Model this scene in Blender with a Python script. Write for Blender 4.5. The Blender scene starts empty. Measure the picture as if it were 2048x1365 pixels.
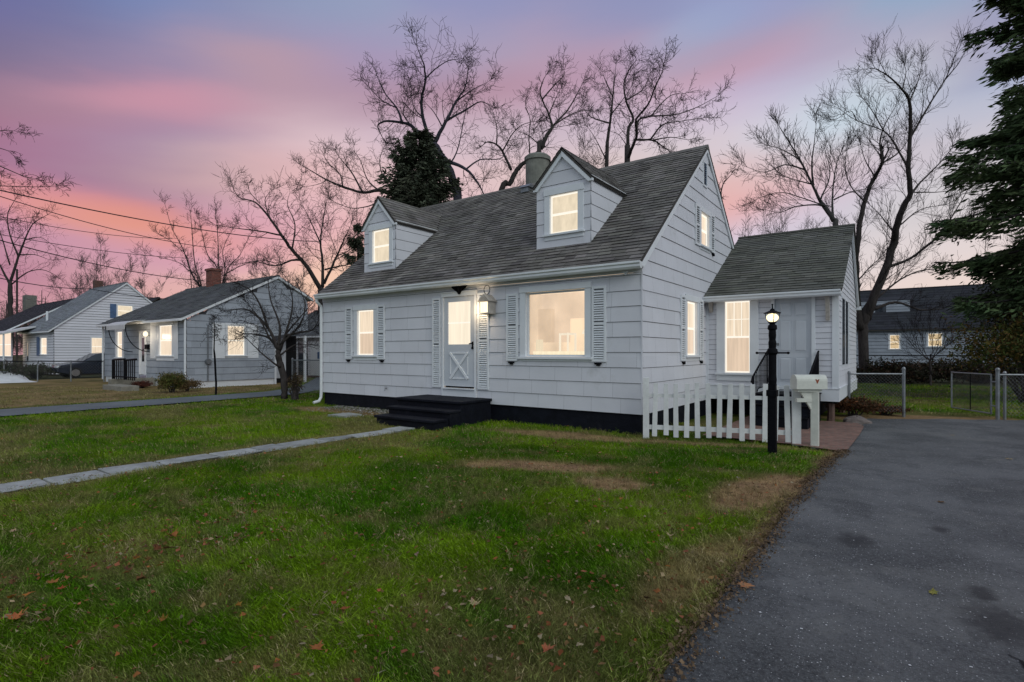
import bpy, math, random
import numpy as np
from mathutils import Vector, Matrix
R = math.radians
random.seed(7); rng = np.random.default_rng(11)
S = bpy.context.scene
COL = S.collection

# ------------------------------------------------------------------ camera survey
F, HZ, CH = 1082., 705., 1.48
_n = math.hypot(1489, 1082)
AX = (1489/_n, -1082/_n); BX = (1082/_n, 1489/_n)
_x0, _y0 = (1284-1024)/F*9.8, 9.8
CX = -(_x0*AX[0]+_y0*AX[1]); CY = -(_x0*BX[0]+_y0*BX[1])
def at(u, v, X=None, Y=None, Z=None, D=None):
    """a surveyed sight line from the camera station cut by a world plane or a distance"""
    cx = (u-1024)/F; cz = (HZ-v)/F
    d = (cx*AX[0]+AX[1], cx*BX[0]+BX[1], cz)
    if D is not None: t = D
    elif X is not None: t = (X-CX)/d[0]
    elif Y is not None: t = (Y-CY)/d[1]
    else: t = (Z-CH)/d[2]
    return Vector((CX+t*d[0], CY+t*d[1], CH+t*d[2]))
def lin(c):
    return tuple(((x/255+.055)/1.055)**2.4 if x/255 > .04045 else x/255/12.92 for x in c)

# ------------------------------------------------------------------ materials
def newmat(name):
    m = bpy.data.materials.new(name); m.use_nodes = True
    nt = m.node_tree; b = nt.nodes['Principled BSDF']
    return m, nt, b
def tintmat(name, color, rough=.8, nscale=6., namt=.25, bump=0., bscale=40., spec=.3, metal=0., stretch=None, weather=None):
    """base colour x face tint x noise, with bump"""
    m, nt, b = newmat(name); N = nt.nodes; L = nt.links
    tc = N.new('ShaderNodeTexCoord'); src = tc.outputs['Object']
    if stretch:
        mp = N.new('ShaderNodeMapping'); mp.inputs['Scale'].default_value = stretch
        L.new(src, mp.inputs['Vector']); src = mp.outputs['Vector']
    no = N.new('ShaderNodeTexNoise'); no.inputs['Scale'].default_value = nscale; no.inputs['Detail'].default_value = 6
    no.inputs['Roughness'].default_value = .65
    L.new(src, no.inputs['Vector'])
    mr = N.new('ShaderNodeMapRange'); mr.inputs['From Min'].default_value = .3; mr.inputs['From Max'].default_value = .7
    mr.inputs['To Min'].default_value = 1-namt; mr.inputs['To Max'].default_value = 1+namt
    L.new(no.outputs['Fac'], mr.inputs['Value'])
    at_ = N.new('ShaderNodeAttribute'); at_.attribute_name = 'Col'
    mx = N.new('ShaderNodeMix'); mx.data_type = 'RGBA'; mx.blend_type = 'MULTIPLY'; mx.inputs[0].default_value = 1
    mx.inputs[6].default_value = (*color, 1); L.new(at_.outputs['Color'], mx.inputs[7])
    vm = N.new('ShaderNodeVectorMath'); vm.operation = 'SCALE'
    L.new(mx.outputs[2], vm.inputs[0]); L.new(mr.outputs['Result'], vm.inputs['Scale'])
    out = vm.outputs['Vector']
    if weather:      # blotches of dirt
        wc, ws, wt = weather
        n2 = N.new('ShaderNodeTexNoise'); n2.inputs['Scale'].default_value = ws; n2.inputs['Detail'].default_value = 8
        n2.inputs['Roughness'].default_value = .7
        L.new(src, n2.inputs['Vector'])
        m2 = N.new('ShaderNodeMapRange'); m2.inputs['From Min'].default_value = wt; m2.inputs['From Max'].default_value = wt+.2
        m2.inputs['To Max'].default_value = .8
        L.new(n2.outputs['Fac'], m2.inputs['Value'])
        x2 = N.new('ShaderNodeMix'); x2.data_type = 'RGBA'
        L.new(m2.outputs['Result'], x2.inputs[0]); L.new(out, x2.inputs[6]); x2.inputs[7].default_value = (*wc, 1)
        out = x2.outputs[2]
    L.new(out, b.inputs['Base Color'])
    b.inputs['Roughness'].default_value = rough; b.inputs['Metallic'].default_value = metal
    b.inputs['Specular IOR Level'].default_value = spec
    if bump:
        n3 = N.new('ShaderNodeTexNoise'); n3.inputs['Scale'].default_value = bscale; n3.inputs['Detail'].default_value = 4
        L.new(src, n3.inputs['Vector'])
        bp = N.new('ShaderNodeBump'); bp.inputs['Strength'].default_value = bump; bp.inputs['Distance'].default_value = .01
        L.new(n3.outputs['Fac'], bp.inputs['Height']); L.new(bp.outputs['Normal'], b.inputs['Normal'])
    return m
def brickmat(name, c1, c2, mortar, sx, sz, bump=.5):
    m, nt, b = newmat(name); N = nt.nodes; L = nt.links
    tc = N.new('ShaderNodeTexCoord')
    br = N.new('ShaderNodeTexBrick'); br.inputs['Scale'].default_value = 1
    br.inputs['Color1'].default_value = (*c1, 1); br.inputs['Color2'].default_value = (*c2, 1); br.inputs['Mortar'].default_value = (*mortar, 1)
    br.inputs['Brick Width'].default_value = sx; br.inputs['Row Height'].default_value = sz; br.inputs['Mortar Size'].default_value = sz*.07
    L.new(tc.outputs['UV'], br.inputs['Vector'])
    no = N.new('ShaderNodeTexNoise'); no.inputs['Scale'].default_value = 9; L.new(tc.outputs['Object'], no.inputs['Vector'])
    mr = N.new('ShaderNodeMapRange'); mr.inputs['To Min'].default_value = .5; mr.inputs['To Max'].default_value = 1.5
    L.new(no.outputs['Fac'], mr.inputs['Value'])
    vm = N.new('ShaderNodeVectorMath'); vm.operation = 'SCALE'; L.new(br.outputs['Color'], vm.inputs[0]); L.new(mr.outputs['Result'], vm.inputs['Scale'])
    L.new(vm.outputs['Vector'], b.inputs['Base Color']); b.inputs['Roughness'].default_value = .85
    bp = N.new('ShaderNodeBump'); bp.inputs['Strength'].default_value = bump; bp.inputs['Distance'].default_value = .01; bp.invert = True
    L.new(br.outputs['Fac'], bp.inputs['Height']); L.new(bp.outputs['Normal'], b.inputs['Normal'])
    return m
def glowmat(name, color, strength, var=.12, scale=(11, 11, .7)):
    """lit interior seen through glass: emission with uneven folds, plus the gloss of the pane"""
    m, nt, b = newmat(name); N = nt.nodes; L = nt.links
    tc = N.new('ShaderNodeTexCoord'); mp = N.new('ShaderNodeMapping'); mp.inputs['Scale'].default_value = scale
    L.new(tc.outputs['Object'], mp.inputs['Vector'])
    no = N.new('ShaderNodeTexNoise'); no.inputs['Scale'].default_value = 1.6; no.inputs['Detail'].default_value = 5
    L.new(mp.outputs['Vector'], no.inputs['Vector'])
    mr = N.new('ShaderNodeMapRange'); mr.inputs['From Min'].default_value = .3; mr.inputs['From Max'].default_value = .7
    mr.inputs['To Min'].default_value = strength*(1-var); mr.inputs['To Max'].default_value = strength*(1+var*.6)
    L.new(no.outputs['Fac'], mr.inputs['Value'])
    at_ = N.new('ShaderNodeAttribute'); at_.attribute_name = 'Col'
    mx = N.new('ShaderNodeMix'); mx.data_type = 'RGBA'; mx.blend_type = 'MULTIPLY'; mx.inputs[0].default_value = 1
    mx.inputs[6].default_value = (*color, 1); L.new(at_.outputs['Color'], mx.inputs[7])
    b.inputs['Base Color'].default_value = (.08, .07, .06, 1); b.inputs['Roughness'].default_value = .22; b.inputs['Specular IOR Level'].default_value = .25
    L.new(mx.outputs[2], b.inputs['Emission Color']); L.new(mr.outputs['Result'], b.inputs['Emission Strength'])
    return m
M = {}
M['siding'] = tintmat('white_siding_paint', (.665, .665, .71), .6, 1.3, .05, .08, 60, weather=((.47, .47, .46), 1.1, .61))
M['trim'] = tintmat('white_trim_paint', (.74, .76, .79), .45, 3, .05, .05, 30)
M['lap_shadow'] = tintmat('siding_lap_shadow', (.07, .07, .08), .9)  # dark backing seen through the siding gaps, in place of lap shadow
M['gutter'] = tintmat('gutter_metal', (.72, .74, .76), .3, 2, .08, spec=.5)
M['navy'] = tintmat('navy_masonry_paint', (.0065, .0075, .013), .7, 5, .4, .9, 24, spec=.15, weather=((.022, .022, .026), 2.5, .56))
M['shingle'] = tintmat('asphalt_shingle', (.172, .160, .150), .95, 1.3, .36, .8, 150, spec=.15)
M['shingle_green'] = tintmat('weathered_green_shingle', (.14, .14, .125), .95, 1.5, .25, .8, 150, spec=.15)
M['roof_edge'] = tintmat('roof_edge', (.06, .055, .05), .8)
M['chimney'] = tintmat('chimney_stucco', (.20, .20, .175), .9, 5, .25, .6, 30, weather=((.10, .10, .09), 3, .55))
M['metal_grey'] = tintmat('galvanised_metal', (.22, .23, .245), .45, 8, .3, metal=.6, spec=.5)
M['black_iron'] = tintmat('black_iron', (.006, .006, .008), .6, 20, .3, .3, 60, spec=.06)
M['tin'] = tintmat('painted_lantern_metal', (.42, .38, .34), .6, 12, .25, .2, 40)
M['picket'] = tintmat('worn_white_paint', (.70, .70, .70), .6, 5, .12, .25, 40, weather=((.32, .29, .25), 7, .63))
M['cream'] = tintmat('cream_metal_paint', (.62, .62, .56), .5, 6, .12, .1, 40, weather=((.35, .32, .25), 9, .64))
M['brown_wood'] = tintmat('brown_wood', (.12, .075, .06), .85, 8, .3, .5, 40)
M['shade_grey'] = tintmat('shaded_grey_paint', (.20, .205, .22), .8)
M['dark'] = tintmat('dark_void', (.008, .008, .009), .9)
M['door'] = tintmat('door_paint', (.56, .585, .63), .45, 2, .05)
M['pane_warm'] = glowmat('lit_pane', (1.0, .81, .60), .86, .17)
M['pane_lower'] = glowmat('lit_screened_pane', (1.0, .76, .555), .72, .14)
M['pane_cream'] = glowmat('lit_cream_pane', (1.0, .84, .61), .80, .14, (7, 7, 3))
M['pane_door'] = glowmat('lit_door_pane', (1.0, .875, .68), .97, .08)
M['bulb'] = glowmat('lamp_bulb', (1.0, .84, .50), 1.9, 0)
M['lamp_glass'] = glowmat('lamp_glass', (1.0, .86, .60), 1.5, .1)
M['room'] = glowmat('glowing_room_wall', (1.0, .77, .55), .86, .22, (1, 1, .8))  # room light put into the wall's own emission
M['room_pale'] = glowmat('glowing_room_furniture', (1.0, .86, .64), .95, .1)
M['dark_glass'] = tintmat('dark_glass', (.02, .025, .035), .06, spec=.8)
M['n_siding'] = tintmat('grey_blue_siding', (.34, .37, .42), .75, 1.2, .15, .15, 40, weather=((.22, .24, .27), 1.2, .58))
M['n_roof'] = tintmat('pale_grey_shingle', (.11, .115, .12), .95, 1, .25, .5, 80, spec=.1)
M['n2_roof'] = tintmat('blue_grey_shingle', (.19, .205, .225), .9, 1, .15, .4, 60, spec=.2)
M['dark_roof'] = tintmat('dark_shingle', (.035, .037, .045), .9, 1, .25, .4, 60, spec=.15)
M['concrete'] = tintmat('weathered_concrete', (.24, .225, .19), .9, 4, .25, .5, 30, weather=((.12, .11, .09), 3, .55))
M['flag'] = tintmat('bluestone_slab', (.31, .32, .31), .8, 4, .3, .5, 40, weather=((.10, .085, .06), 5, .56))
M['bark'] = tintmat('bark', (.055, .047, .045), .95, 14, .4, .9, 22, spec=.1, stretch=(1, 1, .25))
M['bark_blue'] = tintmat('bark_dusky', (.050, .048, .062), .95, 14, .4, .9, 22, spec=.1, stretch=(1, 1, .25))
M['bark_grey'] = tintmat('bark_grey', (.085, .078, .075), .95, 14, .35, .9, 22, spec=.1, stretch=(1, 1, .25))
M['bark_red'] = tintmat('bark_reddish', (.075, .05, .045), .9, 14, .35, .6, 22, spec=.1)
M['twig'] = tintmat('twig', (.028, .024, .026), .95, 3, .3, spec=.1)
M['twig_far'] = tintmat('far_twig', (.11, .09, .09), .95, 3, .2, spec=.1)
M['needle'] = tintmat('spruce_needles', (.062, .098, .045), .7, 1.5, .45, spec=.15)
M['needle2'] = tintmat('arborvitae_foliage', (.062, .075, .055), .8, 1.5, .4, spec=.15)
M['leafshrub'] = tintmat('shrub_leaf', (.5, .5, .5), .7, 2, .3, spec=.15)
M['blade'] = tintmat('grass_blade', (1, 1, 1), .8, .6, .2, spec=.04)
M['leaf'] = tintmat('dry_leaf', (1, 1, 1), .8, 30, .3, .4, 60, spec=.15)
M['wire'] = tintmat('wire_sheath', (.02, .02, .025), .7)
M['car'] = tintmat('dark_blue_car_paint', (.012, .018, .032), .2, 2, .1, spec=.7)
M['tyre'] = tintmat('tyre_rubber', (.012, .012, .012), .9)
M['rim'] = tintmat('alloy_rim', (.5, .5, .52), .3, metal=.9)
M['lens'] = tintmat('headlamp_lens', (.6, .65, .7), .1, spec=.8)
M['tarp'] = tintmat('white_tarpaulin', (.62, .62, .62), .7, 3, .15, .5, 6)
M['awning'] = tintmat('white_awning_metal', (.55, .56, .57), .45, 3, .12)
M['red_brick'] = brickmat('red_brick', (.22, .055, .035), (.15, .045, .032), (.20, .17, .15), .22, .075)
M['brown_brick'] = brickmat('brown_brick', (.12, .05, .035), (.08, .04, .03), (.13, .11, .1), .22, .075)
M['paver'] = brickmat('patio_paver', (.25, .125, .095), (.15, .08, .065), (.17, .145, .11), .21, .105, .8)
M['blue'] = tintmat('blue_paint', (.08, .14, .26), .6)
M['stone'] = tintmat('garden_rock', (.16, .13, .12), .9, 6, .3, .8, 20)
M['orange'] = tintmat('rust_orange_decal', (.28, .07, .03), .6)

# ------------------------------------------------------------------ mesh builder
class MB:
    def __init__(s): s.v = []; s.f = []; s.t = []; s.uv = []; s.tint = (1, 1, 1); s.hasuv = False
    def face(s, pts, tint=None, uv=None):
        i = len(s.v); s.v += [tuple(p) for p in pts]; s.f.append(tuple(range(i, i+len(pts)))); s.t.append(tint or s.tint)
        if uv: s.hasuv = True; s.uv += list(uv)
        else: s.uv += [(0, 0)]*len(pts)
        return s
    def hexa(s, p, tint=None):
        """p: 8 points, bottom ring 0-3 then top ring 4-7"""
        i = len(s.v); s.v += [tuple(q) for q in p]
        for q in ((0, 3, 2, 1), (4, 5, 6, 7), (0, 1, 5, 4), (1, 2, 6, 5), (2, 3, 7, 6), (3, 0, 4, 7)):
            s.f.append(tuple(i+k for k in q)); s.t.append(tint or s.tint)
            s.uv += [(0, 0)]*4
        return s
    def box(s, x0, x1, y0, y1, z0, z1, fr=None, tint=None):
        p = [(x0, y0, z0), (x1, y0, z0), (x1, y1, z0), (x0, y1, z0), (x0, y0, z1), (x1, y0, z1), (x1, y1, z1), (x0, y1, z1)]
        if fr: p = [fr(*q) for q in p]
        return s.hexa(p, tint)
    def prism(s, poly, w0, w1, fn, tint=None):
        """poly in 2D extruded from w0 to w1; fn(a,b,w)->point"""
        n = len(poly); i = len(s.v)
        s.v += [tuple(fn(a, b, w0)) for a, b in poly] + [tuple(fn(a, b, w1)) for a, b in poly]
        s.f.append(tuple(range(i+n-1, i-1, -1))); s.f.append(tuple(range(i+n, i+2*n)))
        s.t += [tint or s.tint]*2; s.uv += [(0, 0)]*(2*n)
        for k in range(n):
            j = (k+1) % n; s.f.append((i+k, i+j, i+n+j, i+n+k)); s.t.append(tint or s.tint); s.uv += [(0, 0)]*4
        return s
    def tube(s, pts, rads, sides=6, tint=None, cap=True):
        pts = [Vector(p) for p in pts]
        if not hasattr(rads, '__len__'): rads = [rads]*len(pts)
        i0 = len(s.v); up = Vector((0, 0, 1)); ref = None
        for k, p in enumerate(pts):
            d = (pts[min(k+1, len(pts)-1)]-pts[max(k-1, 0)])
            if d.length < 1e-9: d = Vector((0, 0, 1))
            d.normalize()
            if ref is None: ref = Vector((1, 0, 0)) if abs(d.z) > .8 else up
            a = d.cross(ref); a.normalize(); b = d.cross(a); ref = -b if False else ref
            for j in range(sides):
                an = 2*math.pi*j/sides
                q = p+(a*math.cos(an)+b*math.sin(an))*rads[k]; s.v.append((q.x, q.y, q.z))
        for k in range(len(pts)-1):
            for j in range(sides):
                j2 = (j+1) % sides; o = i0+k*sides
                s.f.append((o+j, o+j2, o+sides+j2, o+sides+j)); s.t.append(tint or s.tint); s.uv += [(0, 0)]*4
        if cap:
            s.f.append(tuple(range(i0+sides-1, i0-1, -1))); s.f.append(tuple(range(len(s.v)-sides, len(s.v))))
            s.t += [tint or s.tint]*2; s.uv += [(0, 0)]*(2*sides)
        return s
    def lathe(s, c, prof, sides=16, tint=None):
        """prof: list of (r, z)"""
        i0 = len(s.v)
        for r, z in prof:
            for j in range(sides):
                an = 2*math.pi*j/sides; s.v.append((c[0]+r*math.cos(an), c[1]+r*math.sin(an), c[2]+z))
        for k in range(len(prof)-1):
            for j in range(sides):
                j2 = (j+1) % sides; o = i0+k*sides
                s.f.append((o+j, o+j2, o+sides+j2, o+sides+j)); s.t.append(tint or s.tint); s.uv += [(0, 0)]*4
        s.f.append(tuple(range(i0+sides-1, i0-1, -1))); s.f.append(tuple(range(len(s.v)-sides, len(s.v))))
        s.t += [tint or s.tint]*2; s.uv += [(0, 0)]*(2*sides)
        return s
    def build(s, name, mat, parent=None, smooth=False, bevel=0, origin=None):
        o0 = worldloc(parent) if parent is not None else (Vector(origin) if origin is not None else Vector((0, 0, 0)))
        me = bpy.data.meshes.new(name)
        vs = np.array(s.v, dtype=np.float64)-np.array(o0)
        me.from_pydata(vs.tolist(), [], s.f)
        me.update()
        ca = me.color_attributes.new('Col', 'FLOAT_COLOR', 'CORNER')
        tot = np.array([len(f) for f in s.f]); t = np.array(s.t, dtype=np.float32)
        arr = np.ones((tot.sum(), 4), dtype=np.float32); arr[:, :3] = np.repeat(t, tot, axis=0)
        ca.data.foreach_set('color', arr.ravel())
        if s.hasuv:
            ul = me.uv_layers.new(name='UVMap'); ul.data.foreach_set('uv', np.array(s.uv, dtype=np.float32).ravel())
        me.materials.append(mat)
        if smooth: me.polygons.foreach_set('use_smooth', [True]*len(s.f))
        o = bpy.data.objects.new(name, me); COL.objects.link(o)
        if parent is not None: o.parent = parent
        elif origin is not None: o.location = o0
        if bevel:
            b = o.modifiers.new('bevel', 'BEVEL'); b.width = bevel; b.segments = 2; b.limit_method = 'ANGLE'
        return o
def worldloc(o):
    l = Vector((0, 0, 0))
    while o is not None: l += o.location; o = o.parent
    return l
def tag(o, label=None, cat=None, group=None, kind=None):
    if label: o['label'] = label
    if cat: o['category'] = cat
    if group: o['group'] = group
    if kind: o['kind'] = kind
    return o
def empty(name, loc, label, cat, group=None):
    o = bpy.data.objects.new(name, None); COL.objects.link(o); o.location = loc; o.empty_display_size = .2
    return tag(o, label, cat, group)
def copy_tree(o, parent=None):
    c = o.copy(); COL.objects.link(c); c.parent = parent
    for ch in list(o.children): copy_tree(ch, c)
    return c
def frame(o, u, n):
    o = Vector(o); u = Vector(u); n = Vector(n)
    return lambda a, b, c: o+u*a+n*b+Vector((0, 0, c))
def mesh_from_numpy(name, mat, verts, nface, colors, parent=None, origin=(0, 0, 0), tri=3):
    """verts (n*tri,3): separate polygons of `tri` corners; colors (n,3)"""
    me = bpy.data.meshes.new(name); n = nface
    verts = verts-np.array(origin)
    me.vertices.add(n*tri); me.vertices.foreach_set('co', verts.astype(np.float32).ravel())
    me.loops.add(n*tri); me.loops.foreach_set('vertex_index', np.arange(n*tri, dtype=np.int32))
    me.polygons.add(n); me.polygons.foreach_set('loop_start', np.arange(0, n*tri, tri, dtype=np.int32))
    try: me.polygons.foreach_set('loop_total', np.full(n, tri, dtype=np.int32))
    except Exception: pass
    me.update(calc_edges=True)
    ca = me.color_attributes.new('Col', 'FLOAT_COLOR', 'CORNER')
    arr = np.ones((n*tri, 4), dtype=np.float32); arr[:, :3] = np.repeat(colors, tri, axis=0)
    ca.data.foreach_set('color', arr.ravel()); me.materials.append(mat)
    o = bpy.data.objects.new(name, me); COL.objects.link(o); o.location = origin
    if parent is not None: o.parent = parent; o.location = Vector(origin)-worldloc(parent)
    return o

# ------------------------------------------------------------------ building pieces
def lap_wall(mb, back, fr, zb, zt, xf, course, openings=(), lap=.012, gap=.008, var=.03, joints=0., z0=None):
    """courses of siding with open laps; xf(z)->(x0,x1); openings (x0,x1,z0,z1)"""
    z = zb
    first = True
    while z < zt-1e-4:
        z2 = min(z+course, zt); g = gap
        segs = sorted({z, z2, *[q for o in openings for q in (o[2], o[3]) if z < q < z2]})
        if joints: off = random.uniform(0, joints)
        for za, zc in zip(segs[:-1], segs[1:]):
            zm = (za+zc)/2
            top = zc-g if zc == z2 and z2 < zt-1e-4 else zc
            xa0, xa1 = xf(za); xb0, xb1 = xf(zc)
            cuts = sorted([(o[0], o[1]) for o in openings if o[2] <= zm <= o[3]])
            x = xa0; spans = []
            for c0, c1 in cuts: spans.append((x, c0)); x = c1
            spans.append((x, xa1))
            for k, (s0, s1) in enumerate(spans):
                if s1-s0 < .002: continue
                pieces = [s0]
                if joints:
                    q = s0-((s0-off) % joints)+joints
                    while q < s1-.02: pieces.append(q-.0012); pieces.append(q+.0012); q += joints
                pieces.append(s1)
                for a, b in zip(pieces[0::2], pieces[1::2]):
                    if b-a < .004: continue
                    al, bl = a, b
                    at_, bt_ = a, b
                    at_ = xb0 if a == xa0 else max(a, xb0)
                    bt_ = xb1 if b == xa1 else min(b, xb1)
                    if at_ >= xb1 or bt_ <= xb0: continue
                    if bt_ <= at_:
                        mid = (at_+bt_)/2; at_ = bt_ = mid
                    ob = lap*(1-(za-z)/course); ot = lap*(1-(top-z)/course)*.9+.001
                    t = 1+random.uniform(-var, var); t = (t, t, t)
                    mb.face([fr(al, ob, za), fr(bl, ob, za), fr(bt_, ot, top), fr(at_, ot, top)], t)
                    if za == z: mb.face([fr(al, -.004, za), fr(bl, -.004, za), fr(bl, ob, za), fr(al, ob, za)], t)
        z = z2
    # dark sheet standing in for lap shadow, cut round the openings as well
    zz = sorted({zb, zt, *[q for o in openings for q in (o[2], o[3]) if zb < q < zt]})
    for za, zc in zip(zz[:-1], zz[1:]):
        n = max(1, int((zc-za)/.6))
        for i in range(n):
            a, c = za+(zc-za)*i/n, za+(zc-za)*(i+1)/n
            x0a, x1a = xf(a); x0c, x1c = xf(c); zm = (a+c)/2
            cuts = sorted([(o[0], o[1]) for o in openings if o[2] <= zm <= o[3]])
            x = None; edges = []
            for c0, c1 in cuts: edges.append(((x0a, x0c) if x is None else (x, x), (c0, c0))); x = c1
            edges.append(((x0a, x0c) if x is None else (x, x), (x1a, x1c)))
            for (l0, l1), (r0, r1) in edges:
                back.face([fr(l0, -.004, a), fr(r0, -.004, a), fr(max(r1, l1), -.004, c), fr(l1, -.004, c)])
def shingles(mb, fn, vlen, ufn, course=.13, tab=.3, lift=.008, var=.14, light=()):
    """fn(u,v,n)->point; rows from the eave (v=0) up; ufn(v)->(u0,u1)"""
    v = 0.; row = 0
    while v < vlen-.02:
        v2 = min(v+course, vlen); u0, u1 = ufn(v); w0, w1 = ufn(v2)
        off = random.uniform(0, tab); u = u0-(tab-off); wob = [random.uniform(-.012, .012) for _ in range(8)]
        rowt = random.uniform(-.05, .05)
        while u < u1:
            a = max(u, u0); b = min(u+tab*random.uniform(.85, 1.15), u1)
            u = u+tab if b >= u1 else b
            if b-a < .01:
                if b >= u1: break
                continue
            dv = random.uniform(-.006, .006); th = lift*random.uniform(.7, 1.6)
            ta = max(a, w0); tb = min(b, w1)
            if tb < ta: ta = tb = min(max((a+b)/2, w0), w1)
            k = 1+rowt+random.uniform(-var, var)
            if random.random() < .05: k *= .72
            t = (k, k*random.uniform(.97, 1.02), k*random.uniform(.95, 1.03))
            mb.face([fn(a, v+dv, th+.004), fn(b-.004, v+dv, th+.004), fn(tb-.004 if tb-ta > .01 else tb, v2+.01, .001), fn(ta, v2+.01, .001)], t)
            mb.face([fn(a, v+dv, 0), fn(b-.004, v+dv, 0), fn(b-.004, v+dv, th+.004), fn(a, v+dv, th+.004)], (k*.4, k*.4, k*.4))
            if b >= u1: break
        v = v2; row += 1
def window(parent, fr, x0, x1, z0, z1, cas=.09, smat=None, up='pane_warm', lo='pane_lower', grid=None, depth=.05, head=.03, sill=True, sub=False, proud=.03, trim='trim', lograd=None):
    """double-hung window: casing, sill, sash bars and two panes. Returns the frame object"""
    m = MB(); c = cas
    m.box(x0-c, x0-.004, -.02, proud, z0-.0, z1, fr); m.box(x1+.004, x1+c, -.02, proud, z0, z1, fr)
    m.box(x0-c-.01, x1+c+.01, -.02, proud+.012, z1+.002, z1+c+.01, fr)
    m.box(x0-c, x1+c, -.02, proud-.004, z0-c, z0-.002, fr)
    for a, b in ((x0-.004, x0+.006), (x1-.006, x1+.004)): m.box(a, b, -depth-.03, proud-.006, z0, z1, fr)
    m.box(x0+.006, x1-.006, -depth-.03, proud-.006, z1-.008, z1+.002, fr)
    m.box(x0+.006, x1-.006, -depth-.03, proud-.006, z0-.002, z0+.008, fr)
    f = m.build('window' if not sub else 'window_frame', M[trim], parent)
    host = parent if sub else f
    if sill:
        MB().box(x0-c-.03, x1+c+.03, -.02, proud+.045, z0-.045, z0-.003, fr).build('sill', M[trim], f if not sub else parent, bevel=.004)
    s = MB(); w = .026; zm = (z0+z1)/2; xa, xb, za, zc = x0+.007, x1-.007, z0+.009, z1-.009
    s.box(xa, xa+w, -depth, -depth+.02, za, zc, fr); s.box(xb-w, xb, -depth, -depth+.02, za, zc, fr)
    s.box(xa+w, xb-w, -depth, -depth+.02, za, za+w*1.2, fr); s.box(xa+w, xb-w, -depth, -depth+.02, zc-w, zc, fr)
    s.box(xa+w, xb-w, -depth, -depth+.026, zm-.022, zm+.022, fr)
    if grid:
        nx, nz = grid
        for i in range(1, nx): x = xa+w+(xb-xa-2*w)*i/nx; s.box(x-.008, x+.008, -depth, -depth+.014, zm+.023, zc-w-.001, fr)
        for i in range(1, nz): z = zm+.02+(zc-w-zm-.02)*i/nz; s.box(xa+w+.001, xb-w-.001, -depth, -depth+.012, z-.008, z+.008, fr)
    s.build('sash', M[smat] if smat else (M['sash_glow'] if up != 'dark_glass' else M[trim]), host)
    a, b = xa+w*.6, xb-w*.6
    p = MB(); p.box(a, b, -depth-.02, -depth-.001, zm, zc-w*.6, fr); p.build('window_pane', M[up], host)
    p = MB(); p.box(a, b, -depth-.03, -depth-.012, za+w*.6, zm-.001, fr); p.build('window_pane', M[lo], host)
    return f
M['sash_glow'] = glowmat('glowing_sash', (1.0, .93, .80), 1.0, .04)  # sash bars emit their own glow to look brightly lit
def shutter(parent, fr, x0, x1, z0, z1, n0=.014, mid=True, mat='trim', lat=.045):
    m = MB(); st = .045 if x1-x0 > .24 else .032
    m.box(x0, x0+st, n0, n0+.03, z0, z1, fr); m.box(x1-st, x1, n0, n0+.03, z0, z1, fr)
    rails = [z0, z1-.05] + ([(z0+z1)/2-.02] if mid else [])
    for z in rails: m.box(x0+st+.0005, x1-st-.0005, n0+.001, n0+.028, z+.0005, z+.05, fr)
    rails = sorted(rails)
    z = z0+.06
    while z < z1-.07:
        if not any(r-.036 < z < r+.05 for r in rails):
            k = 1+random.uniform(-.05, .05); dz = random.uniform(-.003, .003)
            a = x0+st+.001; b = x1-st-.001
            m.hexa([fr(a, n0+.004, z+.030+dz), fr(b, n0+.004, z+.030+dz), fr(b, n0+.030, z+dz), fr(a, n0+.030, z+dz),
                    fr(a, n0+.004, z+.036+dz), fr(b, n0+.004, z+.036+dz), fr(b, n0+.030, z+.008+dz), fr(a, n0+.030, z+.008+dz)], (k, k, k))
        z += lat
    o = m.build('shutter', M[mat], parent)
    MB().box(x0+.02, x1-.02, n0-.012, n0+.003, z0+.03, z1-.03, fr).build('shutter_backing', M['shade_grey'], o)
    return o
def chain_link(parent, p0, p1, z0, z1, step=.06, r=.0016, mat='metal_grey', name='mesh'):
    p0 = Vector(p0); p1 = Vector(p1); L = (p1-p0).length; d = (p1-p0)/L; m = MB(); H = z1-z0
    k = -H
    def P(s, z): q = p0+d*s; return (q.x, q.y, z)
    while k < L:
        for sg in (0, 1):
            a, b = (k, k+H) if sg == 0 else (k+H, k)
            sa, sb = max(min(a, L), 0), max(min(b, L), 0)
            if abs(a-b) < 1e-6 or abs(sa-sb) < .005: continue
            za = z0+H*(sa-a)/(b-a); zb_ = z0+H*(sb-a)/(b-a)
            m.tube([P(sa, za), P(sb, zb_)], r, 3, cap=False)
        k += step
    return m.build(name, M[mat], parent)

# ================================================================== THE WHITE HOUSE
H = empty('cape_house', (-4.8, 3.9, 0), 'white one-and-a-half storey house with two dormers, dark shingle roof and a side entry wing', 'house')
front = frame((0, 0, 0), (1, 0, 0), (0, -1, 0))
side = frame((0, 0, 0), (0, 1, 0), (1, 0, 0))
XL, DEP, RY, RZ, SL = -9.57, 7.78, 3.89, 6.42, .813
roofz = lambda y: 3.12+SL*(y+.17) if y <= RY else RZ-SL*(y-RY)
m = MB(); m.box(XL+.03, -.03, .03, DEP-.03, -.3, .352); m.build('foundation', M['navy'], H)
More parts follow.
